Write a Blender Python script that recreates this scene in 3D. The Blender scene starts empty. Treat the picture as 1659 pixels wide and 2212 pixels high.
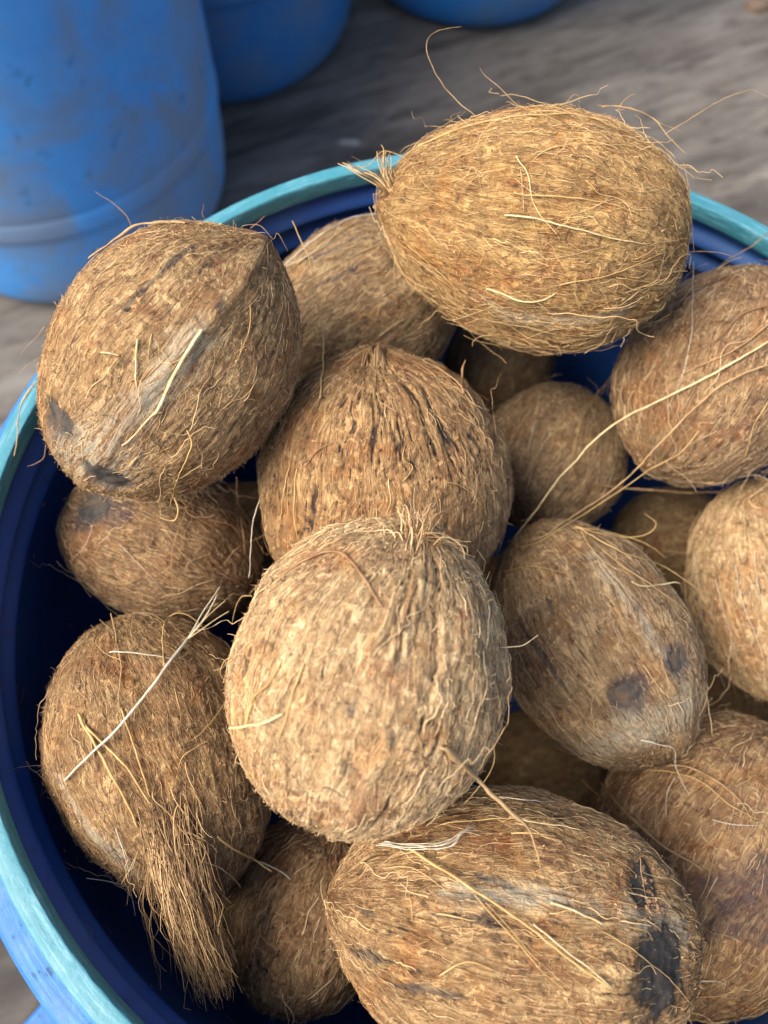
import bpy, math, random
import numpy as np
from mathutils import Vector
from mathutils.bvhtree import BVHTree

random.seed(7)
rng = np.random.default_rng(7)
sc = bpy.context.scene
COL = sc.collection
R_ = math.radians

# ------------------------------------------------------------------ camera
CAM = np.array([-0.0587, -0.1452, 0.3603])
PITCH = 1.1545
FW = np.array([0, math.cos(PITCH), -math.sin(PITCH)])
RT = np.array([1.0, 0, 0])
UP = np.cross(RT, FW)
FPX = 26 / 34.6 * 2212.0            # focal length in pixels of a 1659 x 2212 picture
cam = bpy.data.cameras.new('camera')
cam_o = bpy.data.objects.new('camera', cam)
COL.objects.link(cam_o)
cam_o.location = CAM
cam_o.rotation_euler = (math.pi / 2 - PITCH, 0, 0)
cam.sensor_fit = 'VERTICAL'
cam.sensor_height = 34.6
cam.lens = 26
cam.clip_start = 0.01
cam.clip_end = 200
cam.dof.use_dof = True
cam.dof.focus_distance = 0.345
cam.dof.aperture_fstop = 6.0
sc.camera = cam_o

# ------------------------------------------------------------------ light
SUN = np.array([-0.60, -0.20, 0.77])
SUN = SUN / np.linalg.norm(SUN)
w = bpy.data.worlds.new('World')
sc.world = w
w.use_nodes = True
nt = w.node_tree
sky = nt.nodes.new('ShaderNodeTexSky')
sky.sky_type = 'NISHITA'
sky.sun_disc = False
sky.sun_elevation = math.asin(SUN[2])
sky.sun_rotation = math.atan2(SUN[0], SUN[1])
sky.dust_density = 3.0
sky.ozone_density = 0.6
nt.links.new(sky.outputs[0], nt.nodes['Background'].inputs[0])
nt.nodes['Background'].inputs[1].default_value = 0.135
sl = bpy.data.lights.new('sun', 'SUN')
sl.energy = 3.3
sl.angle = R_(42)
sl.color = (1.0, 0.925, 0.79)
so = bpy.data.objects.new('sun', sl)
COL.objects.link(so)
so.rotation_euler = Vector(-SUN).to_track_quat('-Z', 'Y').to_euler()
so.location = (-2, -1, 3)
sc.view_settings.view_transform = 'Standard'
sc.view_settings.look = 'None'
sc.view_settings.gamma = 1
sc.view_settings.exposure = 0.92
try:
    sc.cycles.use_denoising = True
    sc.cycles.max_bounces = 8
    sc.cycles_curves.shape = 'RIBBONS'
except Exception:
    pass

# ------------------------------------------------------------------ helpers
def tag(o, label=None, cat=None, group=None, kind=None):
    if label: o['label'] = label
    if cat: o['category'] = cat
    if group: o['group'] = group
    if kind: o['kind'] = kind
    return o

def empty(name, loc):
    o = bpy.data.objects.new(name, None)
    o.empty_display_size = 0.02
    COL.objects.link(o)
    o.location = loc
    return o

def mesh_obj(name, verts, faces, mats, parent=None, smooth=True, attrs=None, fmat=None):
    """verts in world space; stored relative to the parent's location. faces: int array (n,4)/(n,3) or list of them"""
    verts = np.asarray(verts, float)
    if parent is not None:
        verts = verts - np.array(parent.location)
    if not isinstance(faces, list):
        faces = [faces]
    me = bpy.data.meshes.new(name)
    loops = np.concatenate([np.asarray(f).ravel() for f in faces]).astype(np.int32)
    tot = np.concatenate([np.full(len(f), np.asarray(f).shape[1]) for f in faces]).astype(np.int32)
    me.vertices.add(len(verts))
    me.vertices.foreach_set('co', verts.astype(np.float32).ravel())
    me.loops.add(len(loops))
    me.loops.foreach_set('vertex_index', loops)
    me.polygons.add(len(tot))
    st = np.concatenate([[0], np.cumsum(tot)[:-1]]).astype(np.int32)
    me.polygons.foreach_set('loop_start', st)
    me.polygons.foreach_set('loop_total', tot)
    if fmat is not None:
        me.polygons.foreach_set('material_index', np.asarray(fmat, np.int32))
    me.polygons.foreach_set('use_smooth', np.full(len(tot), smooth))
    for n, a in (attrs or {}).items():
        a = np.asarray(a, np.float32)
        if a.ndim == 2:
            me.attributes.new(n, 'FLOAT_VECTOR', 'POINT').data.foreach_set('vector', a.ravel())
        else:
            me.attributes.new(n, 'FLOAT', 'POINT').data.foreach_set('value', a)
    for m in (mats if isinstance(mats, list) else [mats]):
        me.materials.append(m)
    me.update(calc_edges=True)
    me.validate()
    o = bpy.data.objects.new(name, me)
    COL.objects.link(o)
    if parent is not None:
        o.parent = parent
    return o

def hair_obj(name, pos, rad, tint, mat, parent):
    """pos (n,k,3) world, rad (n,k), tint (n,)"""
    n, k, _ = pos.shape
    pos = pos - np.array(parent.location)
    hc = bpy.data.hair_curves.new(name)
    hc.add_curves([k] * n)
    hc.attributes['position'].data.foreach_set('vector', pos.astype(np.float32).ravel())
    ra = hc.attributes.get('radius') or hc.attributes.new('radius', 'FLOAT', 'POINT')
    ra.data.foreach_set('value', rad.astype(np.float32).ravel())
    ta = hc.attributes.new('tint', 'FLOAT', 'POINT')
    ta.data.foreach_set('value', np.repeat(tint, k).astype(np.float32))
    hc.materials.append(mat)
    o = bpy.data.objects.new(name, hc)
    COL.objects.link(o)
    o.parent = parent
    return o

_perm = np.tile(np.random.default_rng(3).permutation(256), 3)
_grad = np.random.default_rng(4).normal(size=(256, 3))
_grad /= np.linalg.norm(_grad, axis=1)[:, None]

def noise(p):
    """gradient noise, p (...,3) -> about -1..1"""
    p = np.asarray(p, float)
    sh = p.shape[:-1]
    p = p.reshape(-1, 3)
    i = np.floor(p).astype(np.int64)
    f = p - i
    u = f * f * f * (f * (f * 6 - 15) + 10)
    i &= 255
    out = np.zeros(len(p))
    for dx in (0, 1):
        wx = u[:, 0] if dx else 1 - u[:, 0]
        for dy in (0, 1):
            wy = u[:, 1] if dy else 1 - u[:, 1]
            for dz in (0, 1):
                wz = u[:, 2] if dz else 1 - u[:, 2]
                h = _perm[_perm[_perm[(i[:, 0] + dx) & 255] + ((i[:, 1] + dy) & 255)] + ((i[:, 2] + dz) & 255)]
                out += wx * wy * wz * ((_grad[h] * (f - (dx, dy, dz))).sum(1))
    return (out * 1.6).reshape(sh)

def sstep(a, b, x):
    t = np.clip((x - a) / (b - a), 0, 1)
    return t * t * (3 - 2 * t)

def ray(px, py):
    d = FW + (px - 829.5) / FPX * RT - (py - 1106) / FPX * UP
    return d                                     # camera + depth * d is the point at that depth

# ------------------------------------------------------------------ materials
def new_mat(name):
    m = bpy.data.materials.new(name)
    m.use_nodes = True
    t = m.node_tree
    return m, t, t.nodes['Principled BSDF'], t.links.new

def nd(t, kind, **kw):
    n = t.nodes.new(kind)
    for k, v in kw.items():
        setattr(n, k, v)
    return n

def ramp(t, pts, fac=None):
    r = t.nodes.new('ShaderNodeValToRGB')
    e = r.color_ramp.elements
    while len(e) < len(pts):
        e.new(0.5)
    for el, (p, c) in zip(e, pts):
        el.position = p
        el.color = (*c, 1) if len(c) == 3 else c
    if fac is not None:
        t.links.new(fac, r.inputs[0])
    return r

def mixc(t, fac, a, b, mode='MIX'):
    n = nd(t, 'ShaderNodeMix', data_type='RGBA', blend_type=mode)
    for sock, v in ((n.inputs[0], fac), (n.inputs[6], a), (n.inputs[7], b)):
        if hasattr(v, 'is_linked'):
            t.links.new(v, sock)
        elif isinstance(v, (int, float)):
            sock.default_value = v
        else:
            sock.default_value = (*v, 1)
    return n.outputs[2]

def tex(t, vec, scale, detail=4, rough=0.55, dist=0.0, sxyz=None):
    if sxyz is not None:
        mp = nd(t, 'ShaderNodeMapping')
        mp.inputs['Scale'].default_value = sxyz
        t.links.new(vec, mp.inputs[0])
        vec = mp.outputs[0]
    n = nd(t, 'ShaderNodeTexNoise')
    n.inputs['Scale'].default_value = scale
    n.inputs['Detail'].default_value = detail
    n.inputs['Roughness'].default_value = rough
    n.inputs['Distortion'].default_value = dist
    t.links.new(vec, n.inputs['Vector'])
    return n.outputs['Fac']

def attr(t, name):
    return nd(t, 'ShaderNodeAttribute', attribute_name=name).outputs

def patches(t, obj, c, k):
    p1 = tex(t, obj, 34, 4, 0.62, 0.9)
    p2 = tex(t, obj, 27, 5, 0.66, 1.6)
    p3 = tex(t, obj, 90, 4, 0.66, 0.9)
    c = mixc(t, ramp(t, [(0.52, (0, 0, 0)), (0.66, (k, k, k))], p1).outputs[0], c, (1.0, 0.82, 0.66), 'MULTIPLY')
    c = mixc(t, ramp(t, [(0.54, (0, 0, 0)), (0.68, (k, k, k))], p2).outputs[0], c, (0.70, 0.71, 0.71), 'MULTIPLY')
    c = mixc(t, ramp(t, [(0.32, (k, k, k)), (0.44, (0, 0, 0))], p3).outputs[0], c, (0.62, 0.50, 0.42), 'MULTIPLY')
    return c

def husk_material(name, light, mid, rust, dark, eyec=(0.085, 0.073, 0.062)):
    m, t, b, L = new_mat(name)
    fib = attr(t, 'fib')['Vector']
    hgt = attr(t, 'hgt')['Fac']
    pale = attr(t, 'pale')['Fac']
    eye = attr(t, 'eye')['Fac']
    obj = nd(t, 'ShaderNodeTexCoord').outputs['Object']
    n1 = tex(t, fib, 1, 5, 0.6, 0.4, (9, 9, 2.2))
    n2 = tex(t, fib, 1, 4, 0.65, 0.3, (38, 38, 5.5))
    n3 = tex(t, obj, 45, 4, 0.6, 0.5)
    n4 = tex(t, obj, 420, 3, 0.7)
    base = ramp(t, [(0.30, dark), (0.44, mid), (0.58, light), (0.75, tuple(min(1, c * 1.25) for c in light))], n2).outputs[0]
    c = mixc(t, ramp(t, [(0.42, (0, 0, 0)), (0.62, (1, 1, 1))], n1).outputs[0], base, mid)
    c = mixc(t, ramp(t, [(0.54, (0, 0, 0)), (0.68, (0.75, 0.75, 0.75))], n3).outputs[0], c, rust)
    n6 = tex(t, obj, 150, 4, 0.7, 1.2)
    n7 = tex(t, obj, 75, 5, 0.7, 0.8)
    c = mixc(t, ramp(t, [(0.34, (0.8, 0.8, 0.8)), (0.44, (0, 0, 0))], n6).outputs[0], c, tuple(x * 1.3 for x in dark))
    c = mixc(t, ramp(t, [(0.56, (0, 0, 0)), (0.64, (0.75, 0.75, 0.75))], n6).outputs[0], c, tuple(min(1, x * 1.35) for x in light))
    c = mixc(t, ramp(t, [(0.64, (0, 0, 0)), (0.70, (0.8, 0.8, 0.8))], n7).outputs[0], c, (rust[0] * 1.05, rust[1] * .72, rust[2] * .7))
    c = mixc(t, ramp(t, [(0.27, (0.6, 0.6, 0.6)), (0.36, (0, 0, 0))], n7).outputs[0], c, (0.16, 0.135, 0.115))
    c = patches(t, obj, c, 0.8)
    st = nd(t, 'ShaderNodeMath', operation='MULTIPLY')
    L(attr(t, 'stain')['Fac'], st.inputs[0])
    L(ramp(t, [(0.35, (0.35, 0.35, 0.35)), (0.6, (0.9, 0.9, 0.9))], n7).outputs[0], st.inputs[1])
    c = mixc(t, st.outputs[0], c, (0.085, 0.058, 0.062))
    c = mixc(t, ramp(t, [(0.25, (0, 0, 0)), (0.6, (.7, .7, .7))], attr(t, 'streak')['Fac']).outputs[0], c, (0.10, 0.084, 0.070))
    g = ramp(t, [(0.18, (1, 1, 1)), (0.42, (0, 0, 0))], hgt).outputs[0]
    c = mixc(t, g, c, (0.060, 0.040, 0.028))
    c = mixc(t, ramp(t, [(0.35, (0.45, 0.45, 0.45)), (0.7, (1.25, 1.25, 1.25))], n4).outputs[0], (0, 0, 0), c, 'MULTIPLY') if False else c
    sp = nd(t, 'ShaderNodeMath', operation='MULTIPLY')
    L(pale, sp.inputs[0])
    L(ramp(t, [(0.40, (0.05, 0.05, 0.05)), (0.56, (.85, .85, .85))], n2).outputs[0], sp.inputs[1])
    c = mixc(t, sp.outputs[0], c, (0.44, 0.39, 0.29))
    c = mixc(t, eye, c, eyec)
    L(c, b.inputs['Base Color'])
    b.inputs['Roughness'].default_value = 0.82
    b.inputs['Specular IOR Level'].default_value = 0.25
    n5 = tex(t, fib, 1, 4, 0.7, 0.5, (60, 60, 14))
    ad = nd(t, 'ShaderNodeMath', operation='ADD')
    L(n5, ad.inputs[0])
    L(n6, ad.inputs[1])
    bp = nd(t, 'ShaderNodeBump')
    bp.inputs['Strength'].default_value = 1.0
    bp.inputs['Distance'].default_value = 0.0022
    L(ad.outputs[0], bp.inputs['Height'])
    L(bp.outputs[0], b.inputs['Normal'])
    return m

def fibre_material(name, dark, mid, light):
    m, t, b, L = new_mat(name)
    tint = attr(t, 'tint')['Fac']
    c = ramp(t, [(0.0, dark), (0.45, mid), (0.85, light), (1.0, tuple(min(1, x * 1.3) for x in light))], tint).outputs[0]
    obj = nd(t, 'ShaderNodeTexCoord').outputs['Object']
    c = patches(t, obj, c, 0.55)
    L(c, b.inputs['Base Color'])
    b.inputs['Roughness'].default_value = 0.6
    b.inputs['Specular IOR Level'].default_value = 0.3
    return m

def strand_material(name, c1, c2):
    m, t, b, L = new_mat(name)
    obj = nd(t, 'ShaderNodeTexCoord').outputs['Object']
    n = tex(t, obj, 160, 4, 0.6)
    L(ramp(t, [(0.35, c1), (0.62, c2)], n).outputs[0], b.inputs['Base Color'])
    b.inputs['Roughness'].default_value = 0.55
    b.inputs['Specular IOR Level'].default_value = 0.35
    bp = nd(t, 'ShaderNodeBump')
    bp.inputs['Strength'].default_value = 0.6
    bp.inputs['Distance'].default_value = 0.0004
    L(tex(t, obj, 900, 2, 0.6), bp.inputs['Height'])
    L(bp.outputs[0], b.inputs['Normal'])
    return m

S_PALE = strand_material('pale_straw_fibre', (0.50, 0.36, 0.17), (0.68, 0.54, 0.30))
S_GOLD = strand_material('golden_fibre', (0.40, 0.24, 0.085), (0.56, 0.37, 0.15))
S_TAN = strand_material('tan_fibre', (0.30, 0.175, 0.075), (0.44, 0.29, 0.14))
S_RUST = strand_material('russet_fibre', (0.20, 0.095, 0.04), (0.34, 0.19, 0.09))
S_GREY = strand_material('bleached_fibre', (0.48, 0.41, 0.29), (0.66, 0.60, 0.47))
S_DARK = strand_material('dull_brown_fibre', (0.10, 0.065, 0.045), (0.19, 0.13, 0.09))

def eye_material(name, k, brown):
    m, t, b, L = new_mat(name)
    obj = nd(t, 'ShaderNodeTexCoord').outputs['Object']
    n = tex(t, obj, 90, 5, 0.65)
    n2 = tex(t, obj, 900, 2, 0.6)
    c = ramp(t, [(0.3, (0.021 * k, 0.020 * k, 0.020 * k)), (0.52, (0.052 * k, 0.046 * k, 0.041 * k)), (0.70, brown)], n).outputs[0]
    c = mixc(t, ramp(t, [(0.66, (0, 0, 0)), (0.74, (1, 1, 1))], n2).outputs[0], c, (0.30, 0.20, 0.11))
    L(c, b.inputs['Base Color'])
    b.inputs['Roughness'].default_value = 0.8
    b.inputs['Specular IOR Level'].default_value = 0.12
    bp = nd(t, 'ShaderNodeBump')
    bp.inputs['Strength'].default_value = 0.8
    bp.inputs['Distance'].default_value = 0.0012
    L(n, bp.inputs['Height'])
    L(bp.outputs[0], b.inputs['Normal'])
    return m
EYE = eye_material('bare_black_shell', .8, (0.075, 0.06, 0.048))
EYE_SOFT = eye_material('bare_grey_shell', 1.15, (0.12, 0.080, 0.052))

def plastic(name, c1, c2, dust, dust_lo=0.5, dust_hi=0.75, rough=0.45, scale=6.0, bump=0.0008, scratch=0.35, streak=None):
    m, t, b, L = new_mat(name)
    obj = nd(t, 'ShaderNodeTexCoord').outputs['Object']
    n = tex(t, obj, scale, 6, 0.62, 0.4)
    n2 = tex(t, obj, scale * 3.7, 5, 0.65, 0.2)
    n3 = tex(t, obj, 260, 3, 0.6)
    c = mixc(t, n2, c1, c2)
    c = mixc(t, ramp(t, [(dust_lo, (0, 0, 0)), (dust_hi, (0.8, 0.8, 0.8))], n).outputs[0], c, dust)
    sm = ramp(t, [(0.60, (0, 0, 0)), (0.70, (scratch, scratch, scratch))], n2).outputs[0]
    c = mixc(t, sm, c, tuple(x * 0.35 for x in c1))
    if streak:
        sw = tex(t, attr(t, 'swirl')['Vector'], 1.0, 5, 0.7, 0.3)
        sw2 = tex(t, attr(t, 'swirl')['Vector'], 0.22, 4, 0.6, 0.4, (1, 1, 4))
        pr = nd(t, 'ShaderNodeMath', operation='MULTIPLY')
        L(ramp(t, [(0.50, (0, 0, 0)), (0.60, (1, 1, 1))], sw).outputs[0], pr.inputs[0])
        L(ramp(t, [(0.42, (0.1, 0.1, 0.1)), (0.58, (.9, .9, .9))], sw2).outputs[0], pr.inputs[1])
        c = mixc(t, pr.outputs[0], c, streak)
        c = mixc(t, ramp(t, [(0.30, (.7, .7, .7)), (0.38, (0, 0, 0))], sw).outputs[0], c, tuple(x * .5 for x in c1))
    L(c, b.inputs['Base Color'])
    rr = nd(t, 'ShaderNodeMapRange')
    rr.inputs['To Min'].default_value = rough - 0.12
    rr.inputs['To Max'].default_value = rough + 0.2
    L(n2, rr.inputs['Value'])
    L(rr.outputs[0], b.inputs['Roughness'])
    bp = nd(t, 'ShaderNodeBump')
    bp.inputs['Strength'].default_value = 0.5
    bp.inputs['Distance'].default_value = bump
    ad = nd(t, 'ShaderNodeMath', operation='ADD')
    L(n2, ad.inputs[0])
    mu = nd(t, 'ShaderNodeMath', operation='MULTIPLY')
    mu.inputs[1].default_value = 0.25
    L(n3, mu.inputs[0])
    L(mu.outputs[0], ad.inputs[1])
    L(ad.outputs[0], bp.inputs['Height'])
    L(bp.outputs[0], b.inputs['Normal'])
    return m

P_OUT = plastic('blue_drum_plastic', (0.035, 0.21, 0.54), (0.09, 0.34, 0.74), (0.17, 0.21, 0.27), 0.41, 0.60, 0.66, 7, scratch=.6)
P_OUT2 = plastic('deep_blue_drum_plastic', (0.010, 0.10, 0.30), (0.016, 0.16, 0.42), (0.10, 0.14, 0.18), 0.42, 0.75, 0.5, 8)
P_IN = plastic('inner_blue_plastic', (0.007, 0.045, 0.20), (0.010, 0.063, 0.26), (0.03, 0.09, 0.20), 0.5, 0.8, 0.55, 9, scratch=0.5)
P_RIM = plastic('faded_turquoise_plastic', (0.028, 0.180, 0.235), (0.050, 0.235, 0.29), (0.08, 0.25, 0.33), 0.46, 0.72, 0.48, 22, 0.0012, 0.25, (0.14, 0.34, 0.41))
P_FLANGE = plastic('bright_blue_flange_plastic', (0.011, 0.105, 0.33), (0.022, 0.15, 0.40), (0.05, 0.16, 0.33), 0.5, 0.75, 0.55, 30, 0.0012, 0.9, (0.05, 0.22, 0.50))

# ------------------------------------------------------------------ ground
H = 0.70                                         # drum height; the rim plane is z = 0
def ground_material():
    m, t, b, L = new_mat('weathered_ground')
    obj = nd(t, 'ShaderNodeTexCoord').outputs['Object']
    rot = nd(t, 'ShaderNodeMapping')
    rot.inputs['Rotation'].default_value = (0, 0, R_(-24))
    L(obj, rot.inputs[0])
    v = rot.outputs[0]
    n1 = tex(t, v, 1, 7, 0.62, 0.6, (1.6, 13.0, 3))
    n2 = tex(t, obj, 2.1, 5, 0.6, 0.8)
    n3 = tex(t, v, 1, 7, 0.75, 0.5, (9, 38, 14))
    n4 = tex(t, obj, 300, 3, 0.7)
    c = ramp(t, [(0.34, (0.034, 0.028, 0.024)), (0.46, (0.098, 0.084, 0.072)), (0.60, (0.152, 0.133, 0.116)), (0.75, (0.262, 0.242, 0.213))], n1).outputs[0]
    c = mixc(t, ramp(t, [(0.45, (0, 0, 0)), (0.62, (0.6, 0.6, 0.6))], n2).outputs[0], c, (0.125, 0.112, 0.098))
    c = mixc(t, ramp(t, [(0.38, (0.8, 0.8, 0.8)), (0.50, (0, 0, 0))], n3).outputs[0], c, (0.045, 0.037, 0.031))
    c = mixc(t, ramp(t, [(0.58, (0, 0, 0)), (0.70, (0.5, 0.5, 0.5))], n3).outputs[0], c, (0.24, 0.22, 0.195))
    L(c, b.inputs['Base Color'])
    b.inputs['Roughness'].default_value = 0.85
    ad = nd(t, 'ShaderNodeMath', operation='ADD')
    L(n3, ad.inputs[0])
    L(n4, ad.inputs[1])
    bp = nd(t, 'ShaderNodeBump')
    bp.inputs['Strength'].default_value = 0.5
    bp.inputs['Distance'].default_value = 0.004
    L(ad.outputs[0], bp.inputs['Height'])
    L(bp.outputs[0], b.inputs['Normal'])
    return m
G = 60.0
# one sheet, finely divided near the drums so that it can undulate, wide enough to reach the horizon
xs = np.concatenate([[-G, -20, -8], np.linspace(-3, 4, 141), [9, 20, G]])
ys = np.concatenate([[-G, -20, -6], np.linspace(-1.5, 4, 121), [9, 20, G]])
gx, gy = np.meshgrid(xs, ys, indexing='ij')
ca, sa = math.cos(R_(24)), math.sin(R_(24))
gz = 0.004 * noise(np.stack([(gx * ca + gy * sa) * 2.5, (-gx * sa + gy * ca) * 8, gx * 0 + 3], -1))
gz -= gz.max() - 0.0005
gi = np.arange(gx.size).reshape(gx.shape)
gq = np.stack([gi[:-1, :-1], gi[1:, :-1], gi[1:, 1:], gi[:-1, 1:]], -1).reshape(-1, 4)
gnd = mesh_obj('ground', np.stack([gx, gy, gz - H], -1).reshape(-1, 3), gq, ground_material())
tag(gnd, kind='structure')

# ------------------------------------------------------------------ drums
def lathe(prof, n=256, jitter=None):
    prof = np.array(prof, float)
    a = np.linspace(0, 2 * np.pi, n, endpoint=False)
    r = np.repeat(prof[:, :1], n, 1)
    z = np.repeat(prof[:, 1:2], n, 1)
    if jitter is not None:
        for k, amp, fr in jitter:
            r[k] += amp * noise(np.stack([np.cos(a) * fr, np.sin(a) * fr, a * 0 + k], -1))
            z[k] += 0.4 * amp * noise(np.stack([np.cos(a) * fr, np.sin(a) * fr, a * 0 + k + 50.5], -1))
    sw = np.stack([r * 700, z * 700, a[None] * 9 + 0 * r], -1).reshape(-1, 3)
    v = np.stack([r * np.cos(a), r * np.sin(a), z], -1).reshape(-1, 3)
    i = np.arange(len(prof) * n).reshape(len(prof), n)
    j = np.roll(i, -1, 1)
    q = np.stack([i[:-1], j[:-1], j[1:], i[1:]], -1).reshape(-1, 4)
    return v, q, sw

def round_prof(pts, sub=5):
    """smooth a coarse (r, z) outline"""
    p = np.array(pts, float)
    out = []
    for k in range(len(p) - 1):
        p0, p1, p2, p3 = p[max(k - 1, 0)], p[k], p[k + 1], p[min(k + 2, len(p) - 1)]
        for s in np.linspace(0, 1, sub, endpoint=False):
            out.append(0.5 * (2 * p1 + (p2 - p0) * s + (2 * p0 - 5 * p1 + 4 * p2 - p3) * s * s + (3 * p1 - p0 - 3 * p2 + p3) * s ** 3))
    out.append(p[-1])
    return out

def drum(x, y, rz, label, out_mat, open_top, rw=0.285, hoop_z=-0.47):
    base = np.array([x, y, -H])
    t = empty('drum', base)
    tag(t, label, 'drum', 'blue plastic drums')
    def add(name, prof, mats, jitter=None, fsplit=None, parent=t, n=256):
        v, q, sw = lathe(prof, n, jitter)
        v = v + np.array([x, y, 0])
        fm = None
        if fsplit is not None:
            fm = np.repeat((np.arange(len(prof) - 1) >= fsplit).astype(int), n)
        return mesh_obj(name, v, q, mats, parent, fmat=fm, attrs=dict(swirl=sw))
    # outside, from the rim down to the underside
    outp = round_prof([(0.2645, -0.044), (0.268, -0.058), (0.276, -0.085), (rw, -0.16), (rw + .002, -0.32), (rw, hoop_z + .045), (rw - .002, hoop_z + .02)], 6)
    outp += round_prof([(rw - .002, hoop_z + .019), (rw - .0002, hoop_z + .010), (rw - .0002, hoop_z - .010), (rw - .0035, hoop_z - .02)], 5)
    outp += round_prof([(rw - .004, hoop_z - .022), (rw - .009, -0.60), (rw - .018, -0.655), (rw - .034, -0.685), (rw - .06, -0.698), (0.12, -0.6985), (0.0005, -0.6985)], 6)
    # inside, from the lip down to the bottom
    inn = round_prof([(0.2618, -0.0095), (0.2630, -0.014), (0.2645, -0.019), (0.2595, -0.027), (0.2640, -0.034), (0.2645, -0.038), (0.2600, -0.046), (0.2650, -0.054), (0.2665, -0.075), (0.270, -0.15), (0.274, -0.3), (0.272, -0.5), (0.262, -0.62), (0.235, -0.672), (0.18, -0.684), (0.0005, -0.685)], 5)
    add('wall', outp, out_mat)
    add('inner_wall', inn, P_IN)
    rim = round_prof([(0.2622, -0.0120), (0.2606, -0.0100), (0.2600, -0.0040), (0.2603, 0.0002), (0.2618, 0.0011), (0.2680, 0.0010), (0.2697, 0.0002), (0.2702, -0.0030), (0.2702, -0.0240)], 4)
    add('rim', rim, P_RIM, [(6, .0005, 60), (9, .0006, 80), (10, .0008, 90), (11, .0008, 90), (12, .0006, 80), (13, .0005, 60)], n=720)
    fl = round_prof([(0.2670, -0.0235), (0.2720, -0.0225), (0.2850, -0.0228), (0.2895, -0.0250), (0.2910, -0.0300), (0.2905, -0.0400), (0.2860, -0.0440), (0.2640, -0.0450)], 4)
    add('rim_flange', fl, P_FLANGE, [(8, .0006, 50), (12, .0007, 60), (16, .0008, 50)], n=512)
    if not open_top:
        ld = round_prof([(0.0005, -0.012), (0.20, -0.012), (0.225, -0.010), (0.238, -0.020), (0.252, -0.020)], 4)
        add('lid', ld, out_mat)
    # lugs that clip over the flange
    for k in range(2):
        a = rz + k * 2.0
        bx = np.array([[s * 0.022, d, z] for s in (-1, 1) for d in (0.285, 0.311) for z in (-0.056, -0.029)])
        c, s_ = math.cos(a), math.sin(a)
        v = np.stack([bx[:, 1] * c - bx[:, 0] * s_, bx[:, 1] * s_ + bx[:, 0] * c, bx[:, 2]], -1) + np.array([x, y, 0])
        f = np.array([[0, 1, 3, 2], [4, 6, 7, 5], [0, 4, 5, 1], [2, 3, 7, 6], [1, 5, 7, 3], [0, 2, 6, 4]])
        o = mesh_obj('lug', v, f, P_FLANGE, t, smooth=False)
        bv = o.modifiers.new('bevel', 'BEVEL')
        bv.width = 0.003
        bv.segments = 3
    return t

main_drum = drum(0, 0, R_(229), 'open blue drum full of coconuts, with a faded turquoise rim', P_OUT, True)
drum(-0.612, 0.955, 0.3, 'dusty bright blue drum standing left of the open drum of coconuts', P_OUT, False, hoop_z=-0.50)
drum(-0.40, 1.44, 0.8, 'darker blue drum half hidden behind the dusty bright blue drum', P_OUT2, False, rw=0.29)
drum(0.135, 1.655, 1.2, 'blue drum farthest back, of which only the rounded foot shows', P_OUT2, False, rw=0.275)

# ------------------------------------------------------------------ coconuts
K_LIGHT, K_MID, K_RUST, K_DARK = (0.54, 0.355, 0.168), (0.32, 0.187, 0.084), (0.26, 0.108, 0.046), (0.075, 0.043, 0.025)
def scl(c, s): return tuple(min(1, a * b) for a, b in zip(c, s if isinstance(s, tuple) else (s,) * 3))
HUSK = {
    'warm': husk_material('warm_husk', K_LIGHT, K_MID, K_RUST, K_DARK),
    'streak': husk_material('streaked_husk', K_LIGHT, scl(K_MID, (1, .96, .92)), K_RUST, K_DARK, (0.030, 0.026, 0.024)),
    'rusty': husk_material('rusty_husk', scl(K_LIGHT, (1, .95, .92)), scl(K_MID, (1, .95, .92)), K_RUST, K_DARK),
    'brown': husk_material('brown_husk', scl(K_LIGHT, (.90, .88, .86)), scl(K_MID, (.92, .90, .88)), scl(K_RUST, .9), scl(K_DARK, .9)),
    'gold': husk_material('golden_husk', scl(K_LIGHT, (1.0, .97, .80)), scl(K_MID, (1.08, 1.02, .85)), scl(K_RUST, (1.2, 1.2, 1.0)), K_DARK),
    'pink': husk_material('flaky_light_husk', (0.68, 0.485, 0.262), (0.44, 0.278, 0.138), (0.37, 0.18, 0.085), (0.095, 0.058, 0.037)),
    'dull': husk_material('shade_darkened_husk', scl(K_LIGHT, (.50, .52, .54)), scl(K_MID, (.52, .55, .58)), scl(K_RUST, (.7, .8, .9)), scl(K_DARK, .8)),  # darker copy for the deep coconuts; shade of the gaps put into the colour
    'grey': husk_material('greyish_husk', scl(K_LIGHT, (.86, .89, .95)), scl(K_MID, (.82, .88, 1.0)), scl(K_RUST, (.78, .95, 1.0)), scl(K_DARK, .9)),
    'violet': husk_material('bruised_husk', scl(K_LIGHT, (.85, .83, .85)), scl(K_MID, (.82, .80, .88)), scl(K_RUST, (.95, .95, 1.0)), K_DARK),
}
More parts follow.
